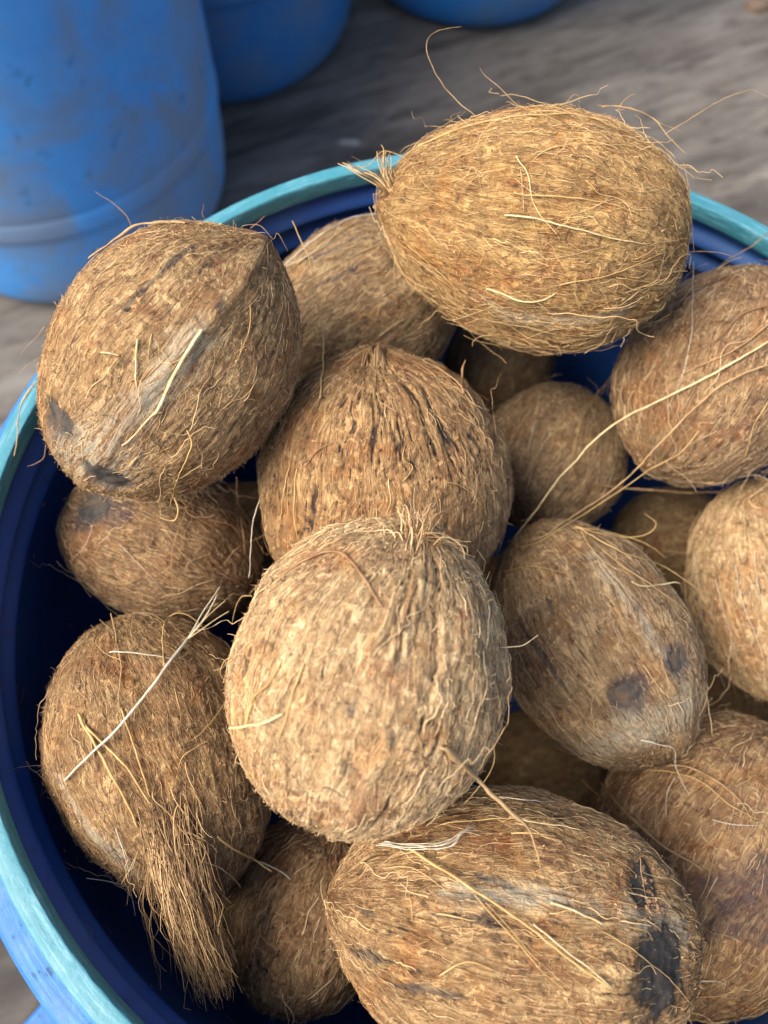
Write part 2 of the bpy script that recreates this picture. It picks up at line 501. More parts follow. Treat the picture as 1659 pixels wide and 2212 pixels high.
FIB = {
    'warm': fibre_material('warm_fibres', (0.085, 0.045, 0.022), (0.33, 0.196, 0.089), (0.61, 0.42, 0.21)),
    'streak': fibre_material('streaked_fibres', (0.085, 0.045, 0.022), (0.33, 0.196, 0.090), (0.61, 0.42, 0.215)),
    'rusty': fibre_material('rusty_fibres', (0.08, 0.041, 0.021), (0.32, 0.182, 0.083), (0.59, 0.40, 0.20)),
    'brown': fibre_material('brown_fibres', (0.075, 0.040, 0.020), (0.28, 0.162, 0.074), (0.53, 0.36, 0.178)),
    'gold': fibre_material('golden_fibres', (0.12, 0.064, 0.030), (0.36, 0.214, 0.094), (0.61, 0.415, 0.195)),
    'pink': fibre_material('light_fibres', (0.11, 0.060, 0.030), (0.42, 0.264, 0.126), (0.74, 0.54, 0.30)),
    'dull': fibre_material('shade_darkened_fibres', (0.065, 0.042, 0.027), (0.155, 0.102, 0.056), (0.27, 0.19, 0.11)),  # fibres of the deep coconuts, darkened likewise to carry the shade
    'grey': fibre_material('greyish_fibres', (0.085, 0.054, 0.036), (0.26, 0.168, 0.09), (0.50, 0.36, 0.205)),
    'violet': fibre_material('bruised_fibres', (0.10, 0.060, 0.039), (0.31, 0.195, 0.108), (0.58, 0.425, 0.24)),
}
# centre, small radius, long/small ratio, direction of the pointed end, look
SPEC = {
 'A': dict(coarse=500, flakes=700, c=(0.0203, 0.159, 0.0444), b=0.0594, ra=1.3657, a=(-0.967, 0.256, 0.018), mat='gold', egg=.12, tip=.06, groove=.5, lump=1.5, flat=9000, curl=4500, long=170, hi=1,
           label='golden shaggy egg-shaped coconut lying on its side across the back rim'),
 'B': dict(coarse=200, flakes=1400, c=(-0.1635, 0.0736, 0.0416), b=0.0576, ra=1.2646, a=(0.633, 0.62, 0.464), seam_pt=(440, 700), mat='warm', egg=-.02, tip=.03, groove=.45, lump=1.2, flat=6000, curl=10000, long=22, hi=1, seam=1.3, seam0=0.0, worn=.9, seambare=.9,
           label='curly coconut with a diagonal ridge and grey lower end, leaning on the left rim'),
 'C': dict(c=(-0.0714, 0.1811, -0.053), b=0.0577, ra=1.1807, a=(0.819, 0.525, 0.232), mat='grey', egg=.04, tip=.03, groove=.4, lump=1.0, flat=6000, curl=3000, long=40, hi=0,
           label='dull straw-coloured coconut tucked under the golden shaggy one at the back'),
 'D': dict(coarse=900, flakes=900, c=(-0.0598, 0.0459, -0.0341), b=0.0713, ra=1.0724, a=(-0.034, 0.978, 0.205), tip_pt=(808, 772), mat='rusty', egg=.04, tip=.045, groove=1.35, ang=.13, lump=1.2, flat=6500, curl=2000, long=45, hi=1,
           label='deeply furrowed coconut with an upright brown tip, behind the brightest front coconut'),
 'E': dict(coarse=800, flakes=1500, c=(-0.0648, -0.0761, 0.0355), b=0.058, ra=1.138, a=(-0.118, 0.982, 0.151), tip_pt=(900, 1150), seam_pt=(850, 1500), mat='pink', egg=.05, tip=.05, groove=.95, ang=.18, lump=1.2, flat=7500, curl=7000, long=36, hi=1, seam=.5, seam0=0.0, seamgroove=1,
           label='brightest flaky coconut on top at the front, its frayed tip pointing back'),
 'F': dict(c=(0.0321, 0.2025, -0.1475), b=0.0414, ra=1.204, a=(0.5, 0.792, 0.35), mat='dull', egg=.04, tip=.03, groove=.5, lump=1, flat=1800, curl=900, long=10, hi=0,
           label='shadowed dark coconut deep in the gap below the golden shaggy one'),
 'G': dict(c=(0.0604, 0.112, -0.1273), b=0.0515, ra=1.037, a=(0.342, 0.859, 0.38), mat='grey', egg=.04, tip=.02, groove=.5, lump=1, flat=4500, curl=3500, long=25, hi=0,
           label='small roundish dull coconut low in the gap, crossed by long pale fibres'),
 'H': dict(coarse=700, flakes=600, c=(0.1435, 0.1211, -0.0370), b=0.0565, ra=1.22, a=(0.469, 0.808, 0.357), mat='violet', egg=.02, tip=.02, groove=.7, lump=1.4, flat=7500, curl=4000, long=70, hi=0,
           label='pinkish brown coconut against the right back wall, long fibres pulled loose to the left'),
 'I': dict(c=(0.0633, -0.0332, -0.0767), b=0.0536, ra=1.3933, a=(-0.453, 0.885, 0.108), seam_pt=(1345, 1290), mat='grey', egg=.02, tip=.03, groove=.5, lump=1.2, flat=6000, curl=4500, long=16, hi=1, seam=.8, seam0=0.0,
           label='smooth greyish coconut with a pale seam and two dark eyes low down'),
 'J': dict(c=(0.1892, 0.0072, -0.1081), b=0.0521, ra=1.3617, a=(-0.174, 0.901, 0.398), mat='pink', egg=.03, tip=.02, groove=.55, lump=1.2, flat=5500, curl=1800, long=70, hi=0,
           label='smooth orange-tan coconut cut off by the right edge of the view'),
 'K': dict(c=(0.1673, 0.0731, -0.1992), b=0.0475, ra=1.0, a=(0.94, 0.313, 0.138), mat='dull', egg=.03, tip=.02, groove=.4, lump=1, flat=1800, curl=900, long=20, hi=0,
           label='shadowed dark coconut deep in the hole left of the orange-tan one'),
 'L': dict(c=(-0.1929, 0.0253, -0.0727), b=0.0463, ra=1.3014, a=(0.906, -0.387, -0.171), mat='violet', egg=.02, tip=.02, groove=.5, lump=1.2, flat=5500, curl=3000, long=45, hi=0,
           label='shaded purplish coconut with a bare dark eye, wedged under the ridged one'),
 'M': dict(coarse=250, flakes=1200, c=(-0.1719, -0.1, -0.0516), b=0.0531, ra=1.3865, a=(0.373, -0.88, -0.294), seam_pt=(200, 1790), mat='brown', egg=.10, tip=.03, groove=.5, lump=1.3, flat=6500, curl=9000, long=24, hi=1, seam=.6, seam0=0.0,
           label='curly brown coconut at the left wall trailing a thick brush of husk fibres'),
 'N': dict(coarse=500, flakes=900, c=(-0.102, -0.1756, -0.1233), b=0.0477, ra=1.0803, a=(0.342, 0.859, 0.38), mat='violet', egg=.03, tip=.02, groove=1.0, lump=1.5, flat=4500, curl=2500, long=14, hi=0,
           label='shaded coconut low down between the brush of husk and the black-eyed coconut'),
 'O': dict(coarse=900, flakes=1100, c=(0.0007, -0.1745, -0.0408), b=0.0581, ra=1.4448, a=(-0.99, 0.127, 0.056), mat='streak', egg=.0, tip=.02, groove=.9, lump=1.3, flat=8000, curl=4500, long=26, hi=1,
           label='large streaked coconut lying on its side with two big black eyes'),
 'P': dict(coarse=700, flakes=500, c=(0.131, -0.149, -0.134), b=0.0690, ra=1.2609, a=(0.5, 0.792, 0.35), mat='violet', egg=.02, tip=.03, groove=.7, lump=1.6, flat=6500, curl=2500, long=60, hi=0,
           label='big coconut with ropy loose fibres and a purplish bruise, lower right'),
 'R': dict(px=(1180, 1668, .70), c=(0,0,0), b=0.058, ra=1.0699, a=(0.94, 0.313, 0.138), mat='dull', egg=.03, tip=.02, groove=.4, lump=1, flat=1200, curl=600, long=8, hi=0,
           label='shade-darkened coconut deep between the bright front and the black-eyed one'),
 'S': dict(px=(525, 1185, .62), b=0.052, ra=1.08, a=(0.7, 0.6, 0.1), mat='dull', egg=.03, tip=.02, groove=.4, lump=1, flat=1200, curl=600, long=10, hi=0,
           label='shade-darkened coconut deep between the purplish one and the furrowed one, mostly hidden'),
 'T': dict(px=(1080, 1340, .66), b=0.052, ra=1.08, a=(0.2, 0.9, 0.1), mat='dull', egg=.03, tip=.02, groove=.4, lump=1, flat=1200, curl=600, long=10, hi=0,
           label='shade-darkened coconut deep in the slit between the brightest one and the greyish two-eyed one'),
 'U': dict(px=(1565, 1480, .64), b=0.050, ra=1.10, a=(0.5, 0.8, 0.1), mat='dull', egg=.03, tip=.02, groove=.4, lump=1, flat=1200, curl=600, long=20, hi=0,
           label='shade-darkened coconut deep in the gap right of the greyish two-eyed one'),
}
# bare "eyes": screen point that falls on the shell, radius along the shell in metres, stretch along / across
EYES = {
 'B': [(116, 905, .0080, 1.7), (232, 1038, .0085, 1.5)],
 'I': [(1358, 1502, .0088, 1.0), (1464, 1428, .0062, 1.5)],
 'O': [(1393, 1903, .0078, 1.6), (1446, 2104, .0170, 1.25)],
 'L': [(198, 1095, .0120, 1.0)],
}
# pale worn bands: polyline on the shell + width
PALE = {
 'B': [([(140, 960), (190, 1000), (250, 930), (330, 850), (420, 740)], .0085), ([(140, 985), (200, 1010), (260, 1000)], .010), ([(180, 960), (250, 960)], .012)],
 'I': [([(1280, 1200), (1345, 1290), (1400, 1370), (1440, 1430), (1480, 1500)], .0035), ([(1240, 1620), (1330, 1600), (1410, 1580), (1480, 1520)], .009), ([(1345, 1560), (1420, 1540)], .006)],
 'M': [([(105, 1600), (140, 1690), (200, 1790), (260, 1850), (300, 1900)], .0035)],
 'O': [([(960, 1925), (1060, 1930), (1150, 1935), (1290, 1960)], .004), ([(1370, 1985), (1440, 1990), (1480, 2010)], .006)],
 'A': [([(1000, 640), (1100, 690), (1250, 690), (1350, 660)], .004)],
}
STAIN = {'I': [(1462, 1428, .012), (1358, 1502, .013)], 'P': [(1610, 1960, .026), (1655, 1880, .012)], 'L': [(190, 1090, .016), (250, 1110, .012)], 'B': [(240, 1040, .014), (120, 930, .010)]}
# narrow bare streaks where the dark shell shows: polyline on the shell + half width
STREAK = {
 'O': [([(930, 1975), (1020, 1985), (1110, 2005), (1180, 2015)], .0016), ([(722, 2045), (790, 2062), (850, 2080)], .0018), ([(840, 2128), (930, 2142), (1020, 2160)], .0016), ([(900, 1925), (1000, 1935), (1090, 1950)], .0011), ([(980, 1880), (1080, 1905), (1160, 1945)], .0010), ([(1000, 2060), (1100, 2085)], .0010), ([(760, 1960), (830, 1985)], .0010)],
 'E': [([(868, 1250), (862, 1400), (845, 1600), (822, 1780)], .0012), ([(880, 1260), (885, 1380), (868, 1560)], .0008), ([(775, 1490), (750, 1560)], .0016), ([(760, 1630), (740, 1680)], .0013), ([(700, 1420), (690, 1470)], .0009)],
 'B': [([(300, 640), (380, 560), (430, 520)], .0016), ([(350, 690), (420, 610), (470, 545)], .0013), ([(395, 770), (470, 660), (545, 535)], .0022), ([(250, 700), (320, 600)], .0012)],
 'C': [([(610, 600), (700, 545), (790, 500)], .0016), ([(650, 640), (740, 590), (830, 540)], .0014)],
 'I': [([(1110, 1330), (1180, 1430), (1230, 1500)], .0014), ([(1180, 1290), (1200, 1340)], .0013)],
 'M': [([(480, 1460), (500, 1560), (505, 1650)], .0013)],
 'H': [([(1400, 700), (1480, 640), (1560, 600)], .0016)],
}
SHELLS = {}

def ell_hit(s, px, py):
    """where the ray through a picture point meets the coconut's smooth ellipsoid"""
    c, a, b = np.array(s['c']), np.array(s['a']) / np.linalg.norm(s['a']), s['b']
    Mi = (np.eye(3) + (1 / s['ra'] ** 2 - 1) * np.outer(a, a)) / b ** 2
    d = ray(px, py)
    o = CAM - c
    A, B, C = d @ Mi @ d, 2 * d @ Mi @ o, o @ Mi @ o - 1
    D = max(B * B - 4 * A * C, 0)
    return CAM + d * ((-B - math.sqrt(D)) / (2 * A))

def grid_sample(arr, fu, fv):
    nu, nv = arr.shape[:2]
    fu = np.clip(fu, 0, nu - 1.001)
    i = fu.astype(int)
    j0 = np.floor(fv).astype(int)
    tu, tv = fu - i, fv - j0
    j, j1 = j0 % nv, (j0 + 1) % nv
    if arr.ndim == 3:
        tu, tv = tu[..., None], tv[..., None]
    return (arr[i, j] * (1 - tu) * (1 - tv) + arr[i + 1, j] * tu * (1 - tv) + arr[i, j1] * (1 - tu) * tv + arr[i + 1, j1] * tu * tv)

def build_coconut(key, s, idx):
    c = np.array(s['c'])
    a = np.array(s['a']) / np.linalg.norm(s['a'])
    if 'tip_pt' in s:
        a = ell_hit(s, *s['tip_pt']) - c
        a /= np.linalg.norm(a)
        s['a'] = a
    e1 = np.cross(a, [0.0, 0, 1])
    if 'seam_pt' in s:                           # one of the three seams passes through a point that is seen
        q = ell_hit(s, *s['seam_pt']) - c
        e1 = q - a * (a @ q)
    e1 /= np.linalg.norm(e1)
    e2 = np.cross(a, e1)
    nu, nv = (210, 400) if s['hi'] else (130, 250)
    u = np.linspace(0.02, math.pi - 0.02, nu)[:, None]
    v = (np.arange(nv) * 2 * np.pi / nv)[None, :]
    b, ra = s['b'], s['ra']
    sd = idx * 13.7
    U = u + 0 * v
    V = v + 0 * u
    su, cu = np.sin(U), np.cos(U)
    tri = 1 + 0.022 * np.cos(3 * (V - s.get('seam0', .7 * idx)))
    rho = b * su * (1 - s['egg'] * cu) * tri
    ax = b * ra * cu + b * s['tip'] * np.exp(-(U / 0.22) ** 2)
    lump = s['lump'] * 0.0015 * noise(np.stack([su * np.cos(V) * 1.7 + sd, su * np.sin(V) * 1.7, cu * 1.7 * ra], -1))
    lump += s['lump'] * 0.0008 * noise(np.stack([su * np.cos(V) * 4.5 + sd, su * np.sin(V) * 4.5, cu * 4.5], -1))
    base = c + ax[..., None] * a + rho[..., None] * (np.cos(V)[..., None] * e1 + np.sin(V)[..., None] * e2)
    def normals(P):
        dv = np.roll(P, -1, 1) - np.roll(P, 1, 1)
        du = np.gradient(P, axis=0)
        n = np.cross(du, dv)
        n /= np.linalg.norm(n, axis=-1)[..., None] + 1e-12
        return n
    n0 = normals(base)
    if ((base - c) * n0).sum() < 0:
        n0 = -n0
    base = base + n0 * lump[..., None]
    # fibre coordinates: constant along a meridian, wandering a little
    warp = 0.10 * noise(np.stack([np.cos(V) * 2 + sd, np.sin(V) * 2, U * 2.2], -1)) + 0.03 * noise(np.stack([np.cos(V) * 7 + sd, np.sin(V) * 7, U * 6], -1))
    Vw = V + warp
    fib = np.stack([np.cos(Vw) + sd, np.sin(Vw), U], -1)
    def fn(k, ku, off=0.0):
        return noise(np.stack([np.cos(Vw) * k + sd + off, np.sin(Vw) * k, U * ku + off], -1))
    g1 = np.exp(-(fn(9, .55) / 0.045) ** 2)
    g2 = np.exp(-(fn(19, 1.3, 5.3) / 0.075) ** 2)
    f1 = fn(13, 2.6, 9.1)
    f2 = fn(26, 11.0, 3.7)
    iso = noise(np.stack([su * np.cos(V) * 17 + sd, su * np.sin(V) * 17, cu * 17 * ra], -1))
    iso2 = noise(np.stack([su * np.cos(V) * 34 + sd, su * np.sin(V) * 34, cu * 34 * ra], -1))
    gr = s['groove']
    gmod = 0.30 + 0.70 * sstep(-0.25, 0.35, noise(np.stack([np.cos(V) * 1.6 + sd, np.sin(V) * 1.6, U * 1.9 + 4], -1)))
    # eyes, pale bands
    eye = np.zeros_like(U)
    for (px, py, r, st) in EYES.get(key, []):
        p = ell_hit(s, px, py)
        d = base - p
        da = d @ a
        t2 = np.cross(a, p - c)
        t2 /= np.linalg.norm(t2)
        db = d @ t2
        rest = (d ** 2).sum(-1) - da ** 2 - db ** 2
        q = np.sqrt(np.maximum(0, da ** 2 + (db / st) ** 2 + rest)) / r
        q = q + 0.22 * noise(base * 150 + sd) + 0.16 * noise(base * 420 + sd)
        eye = np.maximum(eye, 1 - sstep(0.6, 1.3, q))
    pale = np.zeros_like(U)
    for pts, wd in PALE.get(key, []):
        P3 = np.array([ell_hit(s, *p) for p in pts])
        for p, q in zip(P3[:-1], P3[1:]):
            L2 = ((q - p) ** 2).sum()
            tt = np.clip(((base - p) @ (q - p)) / L2, 0, 1)
            dd = np.linalg.norm(base - (p + tt[..., None] * (q - p)), axis=-1) / wd
            pale = np.maximum(pale, np.exp(-(dd * (1 + 0.5 * iso)) ** 2))
    stain = np.zeros_like(U)
    for (px, py, r) in STAIN.get(key, []):
        d = np.linalg.norm(base - ell_hit(s, px, py), axis=-1) / r
        stain = np.maximum(stain, 1 - sstep(.5, 1.1, d + .45 * noise(base * 70 + sd)))
    streak = np.zeros_like(U)
    for pts, wd in STREAK.get(key, []):
        P3 = np.array([ell_hit(s, *p) for p in pts])
        for k, (p, q) in enumerate(zip(P3[:-1], P3[1:])):
            tt = np.clip(((base - p) @ (q - p)) / ((q - p) ** 2).sum(), 0, 1)
            rel = (k + tt) / (len(P3) - 1)
            dd = np.linalg.norm(base + n0 * (0.0006 * f1)[..., None] * 0 - (p + tt[..., None] * (q - p)), axis=-1) / (wd * (0.35 + np.sin(np.clip(rel, .03, .97) * np.pi)))
            streak = np.maximum(streak, np.exp(-(dd * (1 + 0.45 * iso2 + .3 * f2)) ** 2))
    keep = 1 - 0.9 * eye
    bare = 0.6 * streak + 0.9 * sstep(0.0, 0.45, fn(4.5, 0.6, 21.0)) * s.get('worn', .55) + 0.35 * sstep(0.1, 0.6, noise(base * 75 + sd))
    disp = keep * (-0.0011 * gr * np.maximum(g1 * gmod, 0.75 * g2 * gmod) + 0.00060 * f1 * (0.4 + gr * .7) + 0.00035 * f2 + 0.00040 * iso + 0.00045 * iso2)
    disp -= 0.0007 * streak
    disp -= 0.0024 * eye - 0.0009 * eye * np.clip(noise(base * 230 + sd), -1, 1)
    sm = s.get('seam', 0)
    if sm:
        for k in range(3):
            dv = (Vw - s['seam0'] - k * 2 * np.pi / 3 + np.pi) % (2 * np.pi) - np.pi
            sg = np.exp(-(dv * su / 0.075) ** 2)
            bare = np.maximum(bare, s.get('seambare', .6) * np.exp(-(dv * su / 0.11) ** 2))
            disp = disp * (1 - 0.6 * sg) + 0.0016 * sm * sg * keep
            if s.get('seamgroove'):
                for o_ in (-.16, -.05, .07, .20):
                    disp = disp - 0.0007 * keep * np.exp(-((dv - o_ + .03 * f1) * su / 0.022) ** 2) * sstep(-.5, .2, fn(3, 1.5, 40 + o_ * 9))
    pos = base + n0 * disp[..., None]
    nrm = normals(pos)
    if ((nrm * n0).sum()) < 0:
        nrm = -nrm
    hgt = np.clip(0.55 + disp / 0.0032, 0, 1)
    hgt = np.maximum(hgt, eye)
    # root: an Empty on the underside
    root = empty('coconut', (c[0], c[1], float(pos[..., 2].min())))
    tag(root, s['label'], 'coconut', 'husked coconuts heaped in the open drum')
    i = np.arange(nu * nv).reshape(nu, nv)
    j = np.roll(i, -1, 1)
    quads = np.stack([i[:-1], j[:-1], j[1:], i[1:]], -1).reshape(-1, 4)
    pv = np.concatenate([pos.reshape(-1, 3), [pos[0].mean(0)], [pos[-1].mean(0)]])
    top = np.stack([np.full(nv, nu * nv), j[0], i[0]], -1)
    bot = np.stack([np.full(nv, nu * nv + 1), i[-1], j[-1]], -1)
    ext = lambda A: np.concatenate([A.reshape(nu * nv, -1), A[0, :1].reshape(1, -1), A[-1, :1].reshape(1, -1)]).squeeze()
    # outward faces
    f0 = quads[len(quads) // 2]
    p0, p1, p2 = pv[f0[0]], pv[f0[1]], pv[f0[2]]
    if np.cross(p1 - p0, p2 - p0) @ (p0 - c) < 0:
        quads, top, bot = quads[:, ::-1], top[:, ::-1], bot[:, ::-1]
    husk = mesh_obj('husk', pv, [quads, top, bot], HUSK[s['mat']], root,
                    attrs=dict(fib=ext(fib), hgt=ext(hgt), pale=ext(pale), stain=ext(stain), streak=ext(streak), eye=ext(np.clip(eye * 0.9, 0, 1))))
    # each eye: the bare shell that shows through the husk
    if key in EYES:
        for (px, py, r, st) in EYES[key]:
            p = ell_hit(s, px, py)
            near = (np.linalg.norm(base - p, axis=-1) < r * max(st, 1) * 1.4).reshape(-1) & (eye.reshape(-1) > 0.62)
            if key in ('B', 'O') :
                other = [ell_hit(s, q[0], q[1]) for q in EYES[key] if q[:2] != (px, py)]
                for o2 in other:
                    near &= (np.linalg.norm(base - p, axis=-1) < np.linalg.norm(base - o2, axis=-1)).reshape(-1)
            qs = quads[near[quads].all(1)]
            if not len(qs):
                continue
            used = np.unique(qs)
            mp = np.full(nu * nv, -1)
            mp[used] = np.arange(len(used))
            off = (-0.0006 + 0.0010 * sstep(0.62, 0.88, eye.reshape(-1)[used]))[:, None]
            mesh_obj('eye', pos.reshape(-1, 3)[used] + nrm.reshape(-1, 3)[used] * off, mp[qs], EYE if key == 'O' else EYE_SOFT, root)
    # ---- fibre coat
    Su = np.linalg.norm(np.gradient(base, axis=0), axis=-1)          # metres per grid step
    Sv = np.linalg.norm(np.roll(base, -1, 1) - base, axis=-1)
    tu = np.gradient(base, axis=0)
    tu /= np.linalg.norm(tu, axis=-1)[..., None] + 1e-12
    def scatter(n):
        cz = rng.uniform(-0.985, 0.985, n)
        fu = (np.arccos(cz) - 0.02) / (math.pi - 0.04) * (nu - 1)
        fv = rng.uniform(0, nv, n)
        e = grid_sample(eye, fu, fv)
        h = grid_sample(hgt, fu, fv)
        bb = grid_sample(bare, fu, fv)
        sel = (rng.random(n) > e * 1.12) & (rng.random(n) < 0.25 + 1.4 * h) & (rng.random(n) > bb)
        return fu[sel], fv[sel]
    def creep(n, lmin, lmax, k, ang, wig, lift, rad, tlo, thi, endlift=0.0):
        """fibres that lie on the husk and follow its grain"""
        fu, fv = scatter(n)
        n = len(fu)
        ln = rng.uniform(lmin, lmax, n) * rng.uniform(.5, 1, n)
        al = rng.normal(0, ang, n) + np.where(rng.random(n) < .5, 0, np.pi)
        w1, w2, ph = rng.normal(0, wig, n), rng.normal(0, wig * .7, n), rng.uniform(0, 6.28, n)
        ds = ln / (k - 1)
        out = np.empty((n, k, 3))
        h0 = rng.uniform(-.0001, lift, n)
        el = np.abs(rng.normal(0, 1, n)) * endlift
        for q in range(k):
            f = q / (k - 1)
            P = grid_sample(pos, fu, fv)
            N = grid_sample(nrm, fu, fv)
            hh = h0 * math.sin(min(1.0, f * 1.15) * math.pi) ** .6 + el * f ** 2.2
            if q == 0:
                hh = hh - 0.0003
            out[:, q] = P + N * hh[:, None]
            an = al + w1 * math.sin(f * 5.0) + w2 * np.sin(f * 11.0 + ph)
            fu = fu + ds * np.cos(an) / grid_sample(Su, fu, fv)
            fv = fv + ds * np.sin(an) / np.maximum(grid_sample(Sv, fu, fv), 0.00025)
        r = rng.uniform(.6, 1.25, n) * rad
        prof = np.linspace(1, .45, k)
        # pale fibres on the worn bands
        t = np.clip(rng.beta(1.1, 1.1, n) * (thi - tlo) + tlo, 0, 1)
        pl = grid_sample(pale, np.clip(fu, 0, nu - 1), fv)
        t = np.clip(t + 0.5 * pl, 0, 1)
        return out, r[:, None] * prof, t
    def curls(n, lmin, lmax, k, rad, tlo, thi):
        """short fibres that stand off the husk and curl over"""
        fu, fv = scatter(n)
        n = len(fu)
        P = grid_sample(pos, fu, fv)
        N = grid_sample(nrm, fu, fv)
        T = grid_sample(tu, fu, fv)
        B = np.cross(N, T)
        ln = rng.uniform(lmin, lmax, n) * rng.uniform(.4, 1, n)
        az = rng.normal(0, .9, n) + np.where(rng.random(n) < .5, 0, np.pi)
        e = rng.uniform(.1, 1.1, n)
        de = rng.normal(-1.6, 1.2, n)
        da = rng.normal(0, 2.6, n)
        ds = (ln / (k - 1))[:, None]
        out = np.empty((n, k, 3))
        p = P - N * 0.0003
        for q in range(k):
            out[:, q] = p
            f = q / (k - 1)
            ee, aa = e + de * f, az + da * f
            d = np.cos(ee)[:, None] * (np.cos(aa)[:, None] * T + np.sin(aa)[:, None] * B) + np.sin(ee)[:, None] * N
            p = p + d * ds
        r = rng.uniform(.6, 1.3, n) * rad
        t = np.clip(rng.beta(1.1, 1.1, n) * (thi - tlo) + tlo, 0, 1)
        return out, r[:, None] * np.linspace(1, .4, k), t
    near = 1.0
    A1 = creep(int(s['flat'] * .7), .004, .018, 8, s.get('ang', .22), .18, .0007, .00012, 0, 1, .0008)
    A2 = curls(int(s['curl'] * 1.6), .0015, .0060, 7, .00013, 0, 1)
    A3 = creep(int(s['long'] * 2), .015, .045, 8, .40, .25, .0018, .00017, .3, 1.0, .004)
    A5 = creep(int(s.get('coarse', 260) * .45), .008, .030, 7, s.get('ang', .25) * .8, .22, .0009, .00023, .25, 1, .0008)
    A6 = curls(s.get('flakes', 700), .0012, .0036, 7, .00034, 0, 1)
    cat = [np.concatenate(z) for z in zip(A5, A6, (A1[0][:, :7], A1[1][:, :7], A1[2]), A2, (A3[0][:, :7], A3[1][:, :7], A3[2]))]
    ho = hair_obj('fibre_coat', cat[0], cat[1], cat[2], FIB[s['mat']], root)
    tag(ho, kind='stuff')
    A4 = creep(int(s['long'] * .8), .018, .065, 14, .5, .55, .0028, .00022, .45, 1.0, .009)
    lo = hair_obj('stray_fibres', A4[0], A4[1], A4[2], FIB[s['mat']], root)
    tag(lo, kind='stuff')
    SHELLS[key] = dict(root=root, bvh=BVHTree.FromPolygons([Vector(q) for q in pv], [tuple(int(z) for z in q) for q in quads]), s=s)
    return root

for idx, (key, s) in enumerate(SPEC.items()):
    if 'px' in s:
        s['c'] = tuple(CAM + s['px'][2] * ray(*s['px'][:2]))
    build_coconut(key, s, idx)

# ------------------------------------------------------------------ strands
def hit(px, py, keys=None):
    """depth of the nearest coconut along the ray through a picture point"""
    d = ray(px, py)
    dn = np.linalg.norm(d)
    best = None
    for k in (keys or SHELLS):
        r = SHELLS[k]['bvh'].ray_cast(Vector(CAM), Vector(d / dn))
        if r[0] is not None:
            z = r[3] / dn
            if best is None or z < best:
                best = z
    return best

def catmull(p, n):
    p = np.asarray(p, float)
    out = []
    for k in range(len(p) - 1):
        p0, p1, p2, p3 = p[max(k - 1, 0)], p[k], p[k + 1], p[min(k + 2, len(p) - 1)]
        for t in np.linspace(0, 1, n, endpoint=False):
            out.append(0.5 * (2 * p1 + (p2 - p0) * t + (2 * p0 - 5 * p1 + 4 * p2 - p3) * t * t + (3 * p1 - p0 - 3 * p2 + p3) * t ** 3))
    out.append(p[-1])
    return np.array(out)

def tube(P, r, sides=6, squash=1.0):
    n = len(P)
    T = np.gradient(P, axis=0)
    T /= np.linalg.norm(T, axis=1)[:, None] + 1e-12
    N = np.empty_like(T)
    x = np.cross(T[0], [0.3, 0.5, 0.8])
    N[0] = x / np.linalg.norm(x)
    for k in range(1, n):
        x = N[k - 1] - T[k] * (N[k - 1] @ T[k])
        N[k] = x / (np.linalg.norm(x) + 1e-12)
    B = np.cross(T, N)
    an = np.arange(sides) * 2 * np.pi / sides
    V = P[:, None] + r[:, None, None] * (np.cos(an)[None, :, None] * N[:, None] + squash * np.sin(an)[None, :, None] * B[:, None])
    i = np.arange(n * sides).reshape(n, sides)
    j = np.roll(i, -1, 1)
    q = np.stack([i[:-1], j[:-1], j[1:], i[1:]], -1).reshape(-1, 4)
    return V.reshape(-1, 3), q

def path3d(keys, pts, lift, free):
    pts = np.asarray(pts, float)
    Q = catmull(pts, 7)
    z = np.array([hit(x, y, keys) or np.nan for x, y in Q])
    if np.isnan(z).all():
        z[:] = 0.4
    ok = ~np.isnan(z)
    ix = np.arange(len(z))
    zi = np.interp(ix, ix[ok], z[ok])
    if free:
        t = np.linspace(0, 1, len(z))
        ends = zi[0] * (1 - t) + zi[-1] * t
        zi = np.minimum(zi, np.minimum(ends, ends * 0 + 9))
        zi = np.where(np.isnan(z), ends, zi)
    zs = zi.copy()
    for _ in range(3):
        zp = np.pad(zs, 1, mode='edge')
        zs = (zp[:-2] + 2 * zp[1:-1] + zp[2:]) / 4
    zs = np.minimum(zs, zi)
    bow = np.sin(np.linspace(0.12, 0.95, len(z)) * math.pi)
    zs = zs - lift * (0.35 + 0.65 * bow)
    return np.array([CAM + zz * ray(x, y) for (x, y), zz in zip(Q, zs)])

_sn = [0]
def strand(key, pts, r=0.3, mat=S_TAN, lift=1.2, keys=None, free=False, clump=0.0, taper=.35, name='strand', parent=None):
    """one long fibre; r and lift in millimetres"""
    _sn[0] += 1
    P = path3d(keys or ([key] if key else None), pts, lift * 1e-3, free)
    P = P + 0.00034 * np.stack([noise(P * 190 + _sn[0] * 3.1 + q * 17) for q in range(3)], -1) + 0.0008 * np.stack([noise(P * 60 + _sn[0] * 3.1 + q * 29) for q in range(3)], -1)
    t = np.linspace(0, 1, len(P))
    rr = r * 1e-3 * (1 - (1 - taper) * t ** 1.5) * (1 + 0.18 * noise(P * 330 + 7))
    if clump:
        rr = rr * (1 + clump * np.clip(noise(P * 160 + 31) + .35, 0, 1.5) * (1 - sstep(.45, .75, t)))
    rr[-1] *= .3
    V, q = tube(P, rr, 6, .75)
    par = parent or SHELLS[key]['root']
    return mesh_obj(name, V, q, mat, par)

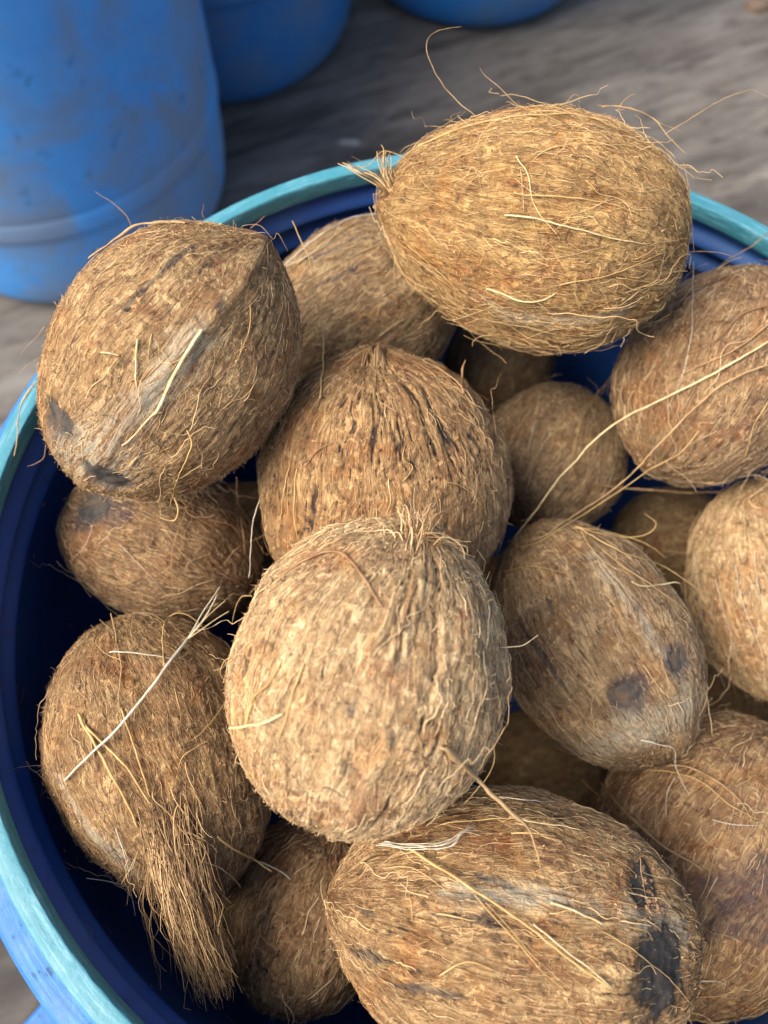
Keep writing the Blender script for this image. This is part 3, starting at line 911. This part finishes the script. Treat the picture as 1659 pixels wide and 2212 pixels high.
# golden shaggy coconut
strand('A', [(1030, 255), (985, 215), (945, 165), (922, 110), (930, 75), (960, 62), (998, 57)], .28, S_TAN)
strand('A', [(1125, 232), (1080, 190), (1050, 165), (1037, 145)], .25, S_TAN)
strand('A', [(1435, 290), (1480, 262), (1540, 225), (1600, 200), (1630, 195), (1662, 210)], .28, S_TAN)
strand('A', [(1090, 465), (1160, 475), (1230, 493), (1330, 515), (1400, 529)], .62, S_PALE, 1.8, taper=.5)
strand('A', [(1110, 415), (1130, 420), (1230, 428), (1330, 442), (1400, 472)], .55, S_GOLD, 1.5)
strand('A', [(905, 315), (1030, 265), (1180, 247), (1280, 255), (1380, 297)], .6, S_GOLD, 1.2, taper=.6)
strand('A', [(1050, 625), (1130, 650), (1170, 650), (1198, 634)], .6, S_PALE, 1.6, taper=.7)
strand('A', [(1210, 618), (1245, 610), (1330, 590), (1435, 545)], .45, S_GOLD, 1.5)
strand('A', [(1150, 345), (1190, 320), (1255, 310), (1355, 315), (1420, 333)], .42, S_GOLD, 1.5)
strand('A', [(1300, 232), (1330, 230), (1405, 250), (1445, 300), (1480, 333)], .40, S_GOLD, 1.5)
strand('A', [(1290, 228), (1360, 232), (1420, 262), (1476, 285)], .3, S_TAN, 2)
strand('A', [(740, 352), (790, 360), (830, 325), (880, 345), (920, 400), (970, 445)], .34, S_GOLD, 1.5)
strand('A', [(1125, 367), (1130, 420), (1132, 455)], .16, S_PALE, 2)
strand('A', [(1240, 630), (1280, 695), (1310, 705), (1320, 680), (1295, 655)], .24, S_GOLD, 3)
strand('A', [(1245, 585), (1240, 630), (1260, 690), (1270, 702)], .2, S_GOLD, 3)
strand('A', [(1010, 570), (1010, 620), (1015, 660), (1025, 685)], .26, S_TAN, 3)
strand('A', [(880, 530), (950, 590), (1000, 640), (1060, 690)], .3, S_GOLD, 2)
strand('A', [(1180, 560), (1260, 545), (1340, 520), (1400, 480)], .24, S_TAN, 2)
strand('A', [(980, 690), (1030, 675), (1070, 655)], .28, S_PALE, 3)
strand('A', [(1330, 600), (1400, 610), (1445, 622)], .3, S_GOLD, 2)
strand('A', [(1335, 235), (1350, 215), (1374, 200)], .3, S_TAN, 1)
strand('A', [(1220, 225), (1240, 205), (1252, 205), (1252, 222)], .2, S_TAN, 1)
strand('A', [(1000, 262), (980, 262), (975, 250), (1000, 240)], .2, S_TAN, 1)
# ridged coconut on the left rim
strand('B', [(400, 483), (360, 482), (300, 486), (255, 512), (225, 535), (190, 558)], .75, S_TAN, 1.5, clump=.8, taper=.8)
strand('B', [(285, 490), (270, 462), (240, 435), (204, 412)], .32, S_RUST, 1)
strand('B', [(435, 712), (405, 760), (380, 802), (345, 880), (330, 897)], .85, S_PALE, 2.0, taper=.9)
strand('B', [(350, 890), (330, 900), (290, 940), (262, 962)], .5, S_PALE, 2, taper=.7)
strand('B', [(297, 732), (292, 772), (293, 810), (296, 840)], .5, S_PALE, 1.4, taper=.5)
strand('B', [(217, 762), (235, 763), (258, 768)], .55, S_PALE, 1.2, taper=.5)
strand('B', [(330, 720), (320, 780), (305, 720)][:2], .3, S_GOLD, 1)
strand('B', [(405, 930), (415, 960), (390, 1022), (368, 1080), (365, 1095)], .45, S_GOLD, 4, clump=.5)
strand('B', [(368, 1060), (385, 1090), (380, 1120), (365, 1126), (345, 1120)], .5, S_GOLD, 4)
strand('B', [(95, 705), (80, 725), (60, 745), (43, 768)], .2, S_TAN, 1)
strand('B', [(85, 770), (60, 785), (40, 803)], .2, S_TAN, 1)
strand('B', [(78, 825), (50, 865), (40, 910), (38, 940), (30, 985)], .35, S_TAN, 1.5, clump=1.5, taper=.9)
strand('B', [(100, 960), (95, 985), (75, 1002), (58, 1008)], .22, S_RUST, 2)
strand('B', [(540, 660), (540, 700), (530, 740), (505, 795)], .3, S_GOLD, 2)
strand('B', [(350, 755), (372, 790), (400, 800)], .22, S_GOLD, 2)
strand('B', [(430, 850), (420, 900), (400, 940), (345, 930)], .2, S_PALE, 2)
strand('B', [(440, 470), (436, 460), (440, 448), (438, 440)], .25, S_RUST, 1)
strand('B', [(540, 495), (560, 478), (572, 466)], .3, S_RUST, 1)
# dull coconut at the back
strand('C', [(600, 590), (650, 540), (700, 505), (760, 470), (830, 458)], .5, S_GREY, 3, free=True)
strand('C', [(620, 575), (700, 530), (740, 475)], .35, S_GREY, 3)
strand('C', [(640, 570), (720, 510), (790, 468), (845, 462)], .5, S_GOLD, 3)
strand('C', [(640, 620), (720, 575), (840, 515)], .3, S_PALE, 2)
strand('C', [(820, 725), (850, 705), (880, 685)], .3, S_PALE, 2)
# furrowed coconut
strand('D', [(690, 860), (697, 800), (697, 740), (690, 670), (670, 570), (650, 520), (632, 476)], .52, S_GOLD, 3, taper=.5)
strand('D', [(640, 1010), (637, 1070), (638, 1132), (645, 1172)], .5, S_GOLD, 3)
strand('D', [(625, 1000), (615, 1060), (607, 1108), (600, 1150)], .42, S_GOLD, 2.5)
strand('D', [(655, 1010), (690, 970), (722, 955)], .4, S_RUST, 1.5)
strand('D', [(1000, 850), (997, 813), (1000, 790), (1005, 776)], .7, S_RUST, 2, clump=.5)
strand('D', [(870, 1040), (890, 1010), (870, 990), (880, 950)], .25, S_GOLD, 1.5)
strand('D', [(560, 1080), (548, 1120), (542, 1180), (536, 1250)], .3, S_GREY, 3)
strand('D', [(960, 1040), (1000, 1050), (1030, 1080), (1050, 1110)], .3, S_GOLD, 2)
strand('D', [(1060, 1040), (1085, 1090), (1090, 1150), (1075, 1200)], .35, S_TAN, 2)
# bright front coconut
strand('E', [(496, 1574), (540, 1567), (575, 1560), (612, 1543)], .95, S_PALE, 3.2, taper=.7)
strand('E', [(530, 1566), (545, 1510), (580, 1480), (610, 1430)], .7, S_GOLD, 2.2)
strand('E', [(655, 1430), (635, 1490), (620, 1540), (600, 1610)], .4, S_GOLD, 1.2)
strand('E', [(960, 1612), (1020, 1672), (1060, 1712), (1100, 1752), (1140, 1792), (1158, 1840), (1170, 1882)], .85, S_TAN, 7, clump=1.2, taper=.35)
strand('E', [(605, 1240), (660, 1210), (730, 1194), (780, 1240), (830, 1312)], .7, S_RUST, 2, taper=.6)
strand('E', [(1080, 1398), (1110, 1396), (1140, 1390), (1165, 1372)], .28, S_PALE, 1)
strand('E', [(1055, 1690), (1040, 1740), (1000, 1740), (1060, 1660), (1065, 1600)][::-1][:3], .35, S_GOLD, 3)
strand('E', [(780, 1752), (830, 1750), (900, 1743)], .25, S_RUST, 1.5)
strand('E', [(870, 1620), (920, 1640), (935, 1690)], .25, S_DARK, 1.2)
strand('E', [(500, 1420), (485, 1430), (478, 1455), (490, 1480)], .3, S_GOLD, 1)
strand('E', [(545, 1285), (520, 1290), (505, 1320), (500, 1350)], .3, S_GOLD, 1)
strand('E', [(900, 1260), (875, 1330), (850, 1400), (840, 1500)], .35, S_RUST, .8)
# greyish coconut with two eyes
strand('I', [(1235, 1140), (1330, 1152), (1380, 1170), (1410, 1185), (1436, 1206)], .5, S_GOLD, 4)
strand('I', [(1250, 1140), (1340, 1190), (1430, 1222), (1500, 1270), (1527, 1306)], .5, S_GOLD, 4)
strand('I', [(1365, 1256), (1400, 1267), (1455, 1257), (1470, 1262)], .55, S_PALE, 3)
strand('I', [(1255, 1150), (1300, 1210), (1370, 1243)], .4, S_GOLD, 3)
strand('I', [(1300, 1190), (1400, 1260), (1460, 1300), (1493, 1342)], .4, S_GOLD, 3)
strand('I', [(1240, 1138), (1330, 1158), (1395, 1155), (1416, 1132), (1390, 1108)], .42, S_GOLD, 4)
strand('I', [(1080, 1235), (1150, 1225), (1220, 1238), (1255, 1250)], .3, S_GOLD, 1.5)
strand('I', [(1385, 1598), (1420, 1606), (1455, 1618), (1460, 1663), (1495, 1728)], .45, S_GREY, 3)
strand('I', [(1520, 1470), (1530, 1530), (1540, 1592)], .3, S_PALE, 3)
strand('I', [(1480, 1512), (1515, 1495), (1535, 1488)], .3, S_GOLD, 2)
# pulled fibres of the pinkish coconut
strand('H', [(1659, 738), (1570, 790), (1480, 838), (1330, 913), (1230, 1008), (1160, 1100), (1104, 1170)], .70, S_PALE, 3, keys=list('HGI'), free=True, taper=.5)
strand('H', [(1660, 790), (1560, 830), (1430, 953), (1355, 1033), (1255, 1103), (1160, 1165), (1090, 1170)], .55, S_TAN, 4, keys=list('HGI'), free=True, clump=.5)
strand('H', [(1510, 932), (1470, 978), (1400, 1018), (1260, 1113), (1140, 1178), (1095, 1165)], .45, S_GOLD, 4, keys=list('HGI'), free=True)
strand('H', [(1497, 568), (1495, 650), (1495, 718), (1475, 803), (1440, 895)], .25, S_GREY, 3)
strand('H', [(1555, 1063), (1480, 1064), (1405, 1058), (1340, 1055), (1295, 1048)], .55, S_TAN, 2, keys=list('HG'), free=True, clump=.9, taper=.8)
strand('H', [(1307, 830), (1285, 860), (1258, 900)], .5, S_TAN, 2, keys=list('HG'), free=True)
strand('H', [(1252, 915), (1240, 980), (1238, 1018), (1270, 1100)], .3, S_GOLD, 3, keys=['G'])
strand('H', [(1140, 975), (1150, 930), (1160, 905)], .3, S_GREY, 3, keys=['G'])
strand('H', [(1659, 870), (1630, 920), (1605, 1000)], .35, S_GOLD, 2)
strand('H', [(1659, 660), (1600, 680), (1540, 740), (1400, 800)], .4, S_RUST, 1.5, clump=.5)
strand('H', [(1659, 700), (1580, 760), (1490, 800), (1380, 860)], .4, S_TAN, 1.8, clump=.5)
strand('H', [(1460, 560), (1480, 548), (1545, 545), (1600, 560)], .3, S_RUST, 2)
strand('H', [(1659, 500), (1620, 535), (1575, 560), (1540, 590)], .35, S_RUST, 2, keys=['H'])
strand('H', [(1320, 740), (1345, 700), (1370, 690)], .25, S_TAN, 2)
# orange-tan coconut
for q in range(7):
    x = 1500 + q * 22
    strand('J', [(x, 1190 + 30 * (q % 3)), (x + 12, 1290), (x + 30 + 6 * q, 1400), (x + 70, 1490 + 12 * (q % 4))], .24, S_TAN if q % 2 else S_GREY, 2.5)
strand('J', [(1560, 1190), (1500, 1195), (1440, 1190)], .3, S_TAN, 2)
strand('J', [(1560, 1236), (1490, 1240), (1440, 1230)], .3, S_TAN, 2)
strand('J', [(1525, 1340), (1600, 1440), (1659, 1510)], .4, S_TAN, 4)
# curly coconut with the brush
strand('M', [(170, 1543), (200, 1603), (240, 1670), (280, 1740), (300, 1790)], .75, S_GOLD, 2, taper=.8)
strand('M', [(178, 1560), (235, 1620), (285, 1672), (325, 1735)], .65, S_GOLD, 2, taper=.8)
strand('M', [(262, 1530), (270, 1560), (300, 1648), (325, 1723)], .5, S_GOLD, 1.5, taper=.8)
strand('M', [(240, 1325), (262, 1440), (255, 1520), (270, 1580)], .35, S_TAN, 1.5)
strand('M', [(250, 1790), (270, 1847), (282, 1910), (291, 1978)], .32, S_GREY, 2)
strand('M', [(185, 1897), (230, 1903), (280, 1914)], .25, S_GREY, 2)
strand('M', [(470, 1807), (510, 1837), (545, 1857), (588, 1883)], .6, S_GOLD, 4, taper=.6)
strand('M', [(550, 1858), (575, 1867), (620, 1892), (645, 1927), (640, 1953)], .5, S_GREY, 5, taper=.7)
strand('M', [(400, 1857), (460, 1867), (500, 1892), (520, 1918)], .32, S_PALE, 9, taper=.6)
strand('M', [(235, 1410), (255, 1408), (325, 1415), (375, 1423)], .35, S_GREY, 5, taper=.7)
strand('M', [(355, 1440), (350, 1390), (355, 1350), (370, 1328), (400, 1328), (430, 1348), (450, 1380)], .3, S_GOLD, 5, taper=.7)
strand('M', [(490, 1510), (440, 1580), (400, 1600)], .28, S_GOLD, 2)
strand('M', [(450, 1600), (400, 1630), (385, 1660)], .35, S_GOLD, 2)
strand('M', [(95, 1687), (90, 1757), (120, 1867), (170, 1957), (200, 1987), (240, 1989)], .28, S_DARK, 0)
strand('M', [(95, 1653), (50, 1657), (20, 1668), (0, 1687)], .25, S_DARK, 0)
strand('M', [(245, 1365), (225, 1345), (217, 1338)], .25, S_TAN, 1)
strand('M', [(203, 1385), (205, 1365), (200, 1350)], .35, S_RUST, 1)
# coconut with the dark eye
strand('L', [(340, 1120), (390, 1190), (440, 1240), (470, 1280)], .35, S_TAN, 5)
strand('L', [(435, 1040), (400, 1110), (375, 1180), (370, 1300)], .3, S_TAN, 4)
strand('L', [(510, 1030), (515, 1080), (525, 1150), (530, 1200)], .5, S_TAN, 4)
strand('L', [(590, 1150), (520, 1180), (480, 1220)], .35, S_TAN, 5)
strand('L', [(200, 1135), (180, 1180), (150, 1215)], .15, S_GREY, 6)
strand('L', [(255, 1175), (310, 1230), (365, 1290)], .2, S_GREY, 2)
strand('L', [(135, 1180), (180, 1215), (240, 1290)], .22, S_DARK, 2)
# large streaked coconut
strand('O', [(880, 1832), (930, 1860), (980, 1892), (1105, 1977), (1230, 2072), (1325, 2140)], .85, S_GOLD, 3.5, taper=.55)
strand('O', [(1150, 1998), (1220, 2050), (1280, 2098), (1322, 2136)], .45, S_PALE, 4, taper=.6)
strand('O', [(1025, 1937), (1105, 2022), (1160, 2087), (1245, 2162)], .35, S_GOLD, 2)
strand('O', [(1050, 1950), (1110, 2015), (1165, 2080), (1240, 2140)], .22, S_GOLD, 2)
strand('O', [(1190, 1950), (1225, 1960), (1260, 1975), (1302, 1997)], .6, S_PALE, 1.5, taper=.7)
strand('O', [(945, 1975), (985, 1980), (1030, 1987)], .5, S_GOLD, .8, taper=.5)
for q in range(5):
    strand('O', [(830 - 4 * q, 1818 + 2 * q), (890, 1822 + 3 * q), (950 + 6 * q, 1822 + 2 * q), (1000, 1795 + q), (1022 + 4 * q, 1765 + 10 * q)], .28, S_GREY, 6)
strand('O', [(1100, 1763), (1160, 1777), (1210, 1785), (1255, 1796)], .45, S_PALE, 4)
strand('O', [(950, 1782), (1040, 1770), (1125, 1766), (1230, 1767)], .35, S_GOLD, 4)
strand('O', [(1105, 1800), (1150, 1798), (1200, 1808)], .5, S_GOLD, 3)
strand('O', [(1300, 2012), (1380, 2062), (1455, 2122), (1495, 2175)], .3, S_GOLD, 2)
strand('O', [(1080, 1720), (1140, 1730), (1205, 1730)], .25, S_GREY, 3)
strand('O', [(950, 2105), (1010, 2080), (1070, 2095)], .4, S_GOLD, 2)
strand('O', [(1380, 1850), (1385, 1890), (1400, 1950)], .18, S_GOLD, 2)
strand('O', [(830, 1877), (900, 1880), (990, 1940)], .3, S_GOLD, 1.5)
# big coconut at the lower right
strand('P', [(1300, 1692), (1355, 1757), (1430, 1827), (1480, 1855), (1520, 1882)], .95, S_TAN, 3, clump=.5, taper=.7)
strand('P', [(1258, 1682), (1330, 1757), (1400, 1830), (1455, 1862)], .8, S_RUST, 3, taper=.6)
strand('P', [(1355, 1652), (1480, 1657), (1555, 1692), (1600, 1730), (1630, 1777)], .65, S_TAN, 3, clump=.4)
strand('P', [(1390, 1660), (1500, 1680), (1580, 1740), (1640, 1770)], .45, S_GOLD, 3)
strand('P', [(1540, 1772), (1590, 1782), (1650, 1782)], .3, S_GREY, 3)
strand('P', [(1460, 1680), (1440, 1720), (1438, 1770)], .25, S_GREY, 3)
strand('P', [(1545, 1840), (1530, 1900), (1505, 1960), (1515, 2010), (1525, 2040)], .28, S_TAN, 3)
strand('P', [(1515, 2118), (1540, 2118), (1570, 2126)], .35, S_GREY, 3)

# ------------------------------------------------------------------ tufts
def tuft(key, name, pts, depths, widths, n, rad, mat, wig=1.0, start=(-.1, .3), stop=(.7, 1.03), locks=12):
    """a matted bundle of fibres along a line of picture points at given depths; widths in metres at both ends"""
    C = catmull(np.array([CAM + z * ray(*p) for p, z in zip(pts, depths)]), 8)
    tt = np.linspace(0, 1, len(C))
    L = np.linalg.norm(C[-1] - C[0])
    ax = (C[-1] - C[0]) / L
    s1 = np.cross(ax, -FW)
    s1 /= np.linalg.norm(s1)
    s2 = np.cross(s1, ax)
    VV, QQ, off, tint = [], [], 0, []
    lk = [(rng.uniform(0, 6.28), math.sqrt(rng.random()), rng.normal(0, .35), rng.uniform(*stop)) for _ in range(locks)]
    for k in range(n):
        la, lr, ltw, le = lk[k % locks]
        a0 = la + rng.normal(0, .45)
        r0 = np.clip(lr + rng.normal(0, .15), 0, 1.2)
        a1 = la + ltw + rng.normal(0, .22)
        r1 = np.clip(lr + rng.normal(0, .16), 0, 1.35)
        m = 18
        t0, t1 = rng.uniform(*start), np.clip(le + rng.normal(0, .07), .2, 1.1)
        t = np.linspace(t0, t1, m)
        cen = np.stack([np.interp(t, tt, C[:, q]) for q in range(3)], -1)
        cen += np.where(t > 1, t - 1, 0)[:, None] * ax * L + np.where(t < 0, t, 0)[:, None] * ax * L
        u = np.clip(t, 0, 1)[:, None]
        o0 = widths[0] * r0 * (math.cos(a0) * s1 + .45 * math.sin(a0) * s2)
        o1 = widths[1] * r1 * (math.cos(a1) * s1 + .6 * math.sin(a1) * s2)
        P = cen + o0 * (1 - u) + o1 * u
        f = np.linspace(0, 1, m)[:, None]
        P = P + FW * (0.0045 * (1 - f) ** 4)                        # the root end dives into the husk
        P = P + wig * 0.0016 * np.stack([noise(P * 38 + k * .37 + q * 11) for q in range(3)], -1)
        P = P + wig * 0.0028 * np.clip(f - .55, 0, 1) * np.stack([noise(P * 85 + k * 1.37 + q * 7) for q in range(3)], -1)
        V, Q = tube(P, rad * rng.uniform(.5, 1.4) * np.linspace(1, .45, m), 4)
        VV.append(V)
        QQ.append(Q + off)
        tint.append(np.full(len(V), rng.beta(1.2, 1.1)))
        off += len(V)
    o = mesh_obj(name, np.concatenate(VV), np.concatenate(QQ), mat, SHELLS[key]['root'], attrs=dict(tint=np.concatenate(tint)))
    return tag(o, kind='stuff')

dM = hit(372, 1800, ['M'])
MP = [(360, 1770), (375, 1830), (395, 1915), (430, 2020), (470, 2125)]
MD = [hit(360, 1770, ['M']) - .001, hit(375, 1830, ['M']) - .003, dM - .006, dM + .002, dM + .010]
tuft('M', 'husk_tuft', MP, MD, (.0128, .0112), 300, .00027, FIB['rusty'], 1.6, (-.10, .35), (.84, 1.03), 18)
tuft('M', 'husk_tuft', MP, MD, (.0132, .0122), 110, .00024, FIB['warm'], 2.4, (-.10, .5), (.75, 1.04), 40)
tuft('M', 'husk_tuft', MP, MD, (.0142, .0145), 190, .00021, FIB['brown'], 4.2, (-.15, .45), (.45, 1.05), 60)
tuft('M', 'husk_tuft', [(325, 1800), (320, 1900), (345, 2010), (392, 2130)], [dM - .002, dM, dM + .006, dM + .010], (.006, .010), 18, .00020, FIB['warm'], 3.5, (-.1, .3), (.5, 1.0), 8)
# a mat of broken bits where the brush leaves the husk
tuft('M', 'husk_tuft', [(350, 1730), (378, 1800), (400, 1870)], [hit(350, 1730, ['M']) + .0005, hit(378, 1800, ['M']) - .001, hit(400, 1870, ['M']) - .002], (.015, .017), 170, .00030, FIB['brown'], 6.0, (-.2, .7), (.5, 1.0), 60)
dE = hit(900, 1165, ['E'])
tuft('E', 'tip_tuft', [(885, 1230), (897, 1165), (900, 1120), (893, 1085)], [hit(885, 1230, ['E']) + .001, dE - .001, dE, dE + .004], (.0045, .0085), 50, .00030, FIB['pink'], 4.0, (-.1, .3), (.5, 1.0), 10)
tuft('E', 'tip_tuft', [(900, 1200), (930, 1150), (990, 1175), (1010, 1200)], [dE, dE - .003, dE + .003, dE + .004], (.004, .006), 14, .00030, FIB['warm'], 4.5, (-.1, .3), (.4, 1.0), 8)
tuft('E', 'tip_tuft', [(880, 1200), (850, 1150), (800, 1135), (740, 1150)], [dE, dE - .002, dE + .004, dE + .006], (.004, .007), 14, .00028, FIB['pink'], 5.0, (-.1, .3), (.4, 1.0), 10)
tuft('E', 'tip_tuft', [(905, 1180), (925, 1110), (950, 1095)], [dE, dE - .001, dE + .002], (.002, .004), 10, .00034, FIB['pink'], 2.5, (-.1, .3), (.6, 1.0), 6)
dA = hit(850, 400, ['A'])
tuft('A', 'tip_tuft', [(850, 410), (832, 370), (826, 322)], [dA, dA, dA], (.004, .004), 20, .0003, FIB['gold'], 1.8, (0, .3), (.6, 1.0), 6)
tuft('A', 'tip_tuft', [(845, 415), (800, 380), (745, 350)], [dA, dA, dA], (.003, .0035), 10, .00036, FIB['gold'], 1.8, (0, .3), (.6, 1.0), 5)
dD = hit(806, 790, ['D'])
tuft('D', 'tip_tuft', [(808, 800), (808, 772), (806, 748)], [dD, dD + .002, dD + .008], (.0075, .0045), 80, .00042, FIB['warm'], 1.2, (-.2, .2), (.6, 1.0), 12)

CRUMB = strand_material('pinkish_husk_crumb', (0.20, 0.105, 0.06), (0.30, 0.175, 0.105))
# crumbs of husk caught in the upper black eye of the large streaked coconut
VV, QQ, off = [], [], 0
for k in range(34):
    px, py = 1388 + rng.normal(0, 12) + (k % 3) * 6, 1915 + rng.normal(0, 26)
    if k < 14:
        px, py = 1408 + rng.normal(0, 9), 1962 + rng.normal(0, 9)
    z = hit(px, py, ['O'])
    if z is None:
        continue
    p = CAM + (z - 0.0006) * ray(px, py)
    s_ = rng.uniform(.0004, .0012) * np.array([1, rng.uniform(.4, .8), rng.uniform(.4, .7)])
    cb = np.array([[x, y, zz] for x in (-1, 1) for y in (-1, 1) for zz in (-1, 1)]) * s_ * rng.uniform(.7, 1.2, (8, 3))
    q, _ = np.linalg.qr(rng.normal(size=(3, 3)))
    VV.append(cb @ q + p)
    QQ.append(np.array([[0, 1, 3, 2], [4, 6, 7, 5], [0, 4, 5, 1], [2, 3, 7, 6], [1, 5, 7, 3], [0, 2, 6, 4]]) + off)
    off += 8
tag(mesh_obj('husk_crumbs', np.concatenate(VV), np.concatenate(QQ), CRUMB, SHELLS['O']['root'], smooth=False), kind='stuff')

# ------------------------------------------------------------------ loose things
# shed fibres and crumbs that cling to the inside of the drum
VV, QQ, off = [], [], 0
for k in range(150):
    a = rng.uniform(2.2, 5.0)
    z = -rng.uniform(.02, .22)
    ln, dr = rng.uniform(.004, .028), rng.normal(0, .9)
    if k % 3 == 0:
        ln = rng.uniform(.001, .003)
    m = 9
    t = np.linspace(0, 1, m)
    cv = rng.normal(0, 1.4)
    aa = a + np.cumsum(np.cos(dr + cv * t)) * ln / m / .266
    zz = z + np.cumsum(np.sin(dr + cv * t)) * ln / m
    rr = np.interp(-zz, [0, .014, .019, .027, .034, .046, .054, .075, .15, .3], [.2612, .2624, .2635, .2588, .2630, .2594, .2640, .2658, .2692, .273]) - .0006
    V, q = tube(np.stack([rr * np.cos(aa), rr * np.sin(aa), zz], -1), np.full(m, .00018 if k % 3 else .0005) * rng.uniform(.6, 1.3), 4)
    VV.append(V)
    QQ.append(q + off)
    off += len(V)
tag(mesh_obj('shed_fibres', np.concatenate(VV), np.concatenate(QQ), S_DARK), 'scattered shed fibres and crumbs clinging to the inside of the open drum', 'fibres', kind='stuff')
# a stiff pale stalk that lies across the curly coconut
pts = [(140, 1685), (200, 1625), (265, 1562), (330, 1480), (365, 1432), (430, 1350)]
P = path3d(['M'], pts, 0.0045, True)
st = empty('dry_stalk', P[0])
tag(st, 'stiff pale dry stalk with a split end, lying across the curly brown coconut at left', 'stalk')
def loose(name, P, r, mat, parent, taper=.6):
    t = np.linspace(0, 1, len(P))
    P = P + 0.0003 * np.stack([noise(P * 90 + q * 29) for q in range(3)], -1)
    V, q = tube(P, r * (1 - (1 - taper) * t), 7, .7)
    return mesh_obj(name, V, q, mat, parent)
loose('stem', P[::-1], .00085, S_GREY, st, .55)
tip = P[-1]
zt = (tip - CAM) @ FW
for k, (x, y) in enumerate([(460, 1302), (475, 1268), (486, 1298), (468, 1285), (494, 1320)]):
    e = CAM + (zt - 0.002 * k) * ray(x, y)
    t = np.linspace(0, 1, 9)[:, None]
    b0 = P[-4]
    loose('split_fibre', b0 * (1 - t) + e * t + 0.0016 * math.cos(k * 2.0) * np.sin(t * 3.14) * RT, .00036, S_GREY if k % 2 else S_PALE, st, .5)

def chip(name, px, py, size, mat, label, cat, seed):
    d = ray(px, py)
    p = CAM + d * ((-H + 0.004 - CAM[2]) / d[2])
    r = np.random.default_rng(seed)
    a = np.linspace(0, 2 * np.pi, 11, endpoint=False)
    rr = r.uniform(.7, 1.1, 11)
    rings = []
    for k, (s_, z) in enumerate(((.95, -.2), (1, .25), (.8, .8), (.35, 1.0))):
        rings.append(np.stack([p[0] + size[0] * rr * s_ * np.cos(a), p[1] + size[1] * rr * s_ * np.sin(a), np.full(11, -H - .003 + size[2] * (z + .1))], -1) + r.normal(0, .0006, (11, 3)))
    v = np.concatenate(rings + [np.array([[p[0], p[1], -H - .003 + size[2] * 1.1]])])
    i = np.arange(44).reshape(4, 11)
    j = np.roll(i, -1, 1)
    q = np.stack([i[:-1], j[:-1], j[1:], i[1:]], -1).reshape(-1, 4)
    tr = np.stack([i[-1], j[-1], np.full(11, 44)], -1)
    o = mesh_obj(name, v, [q, tr], mat)
    tag(o, label, cat)
CH = strand_material('pale_chip', (0.24, 0.225, 0.20), (0.34, 0.32, 0.28))
chip('husk_chip', 752, 302, (.026, .007, .006), CH, 'small pale chip lying on the ground between the drums and the heap', 'chip', 5)
chip('dark_stone', 1642, 14, (.035, .022, .02), S_DARK, 'dark lump on the ground at the far right top', 'stone', 6)
#chip('dirt_clod', 1290, 95, (.05, .018, .006), CH, 'flat pale clod on the ground right of the farthest drum', 'clod', 9)
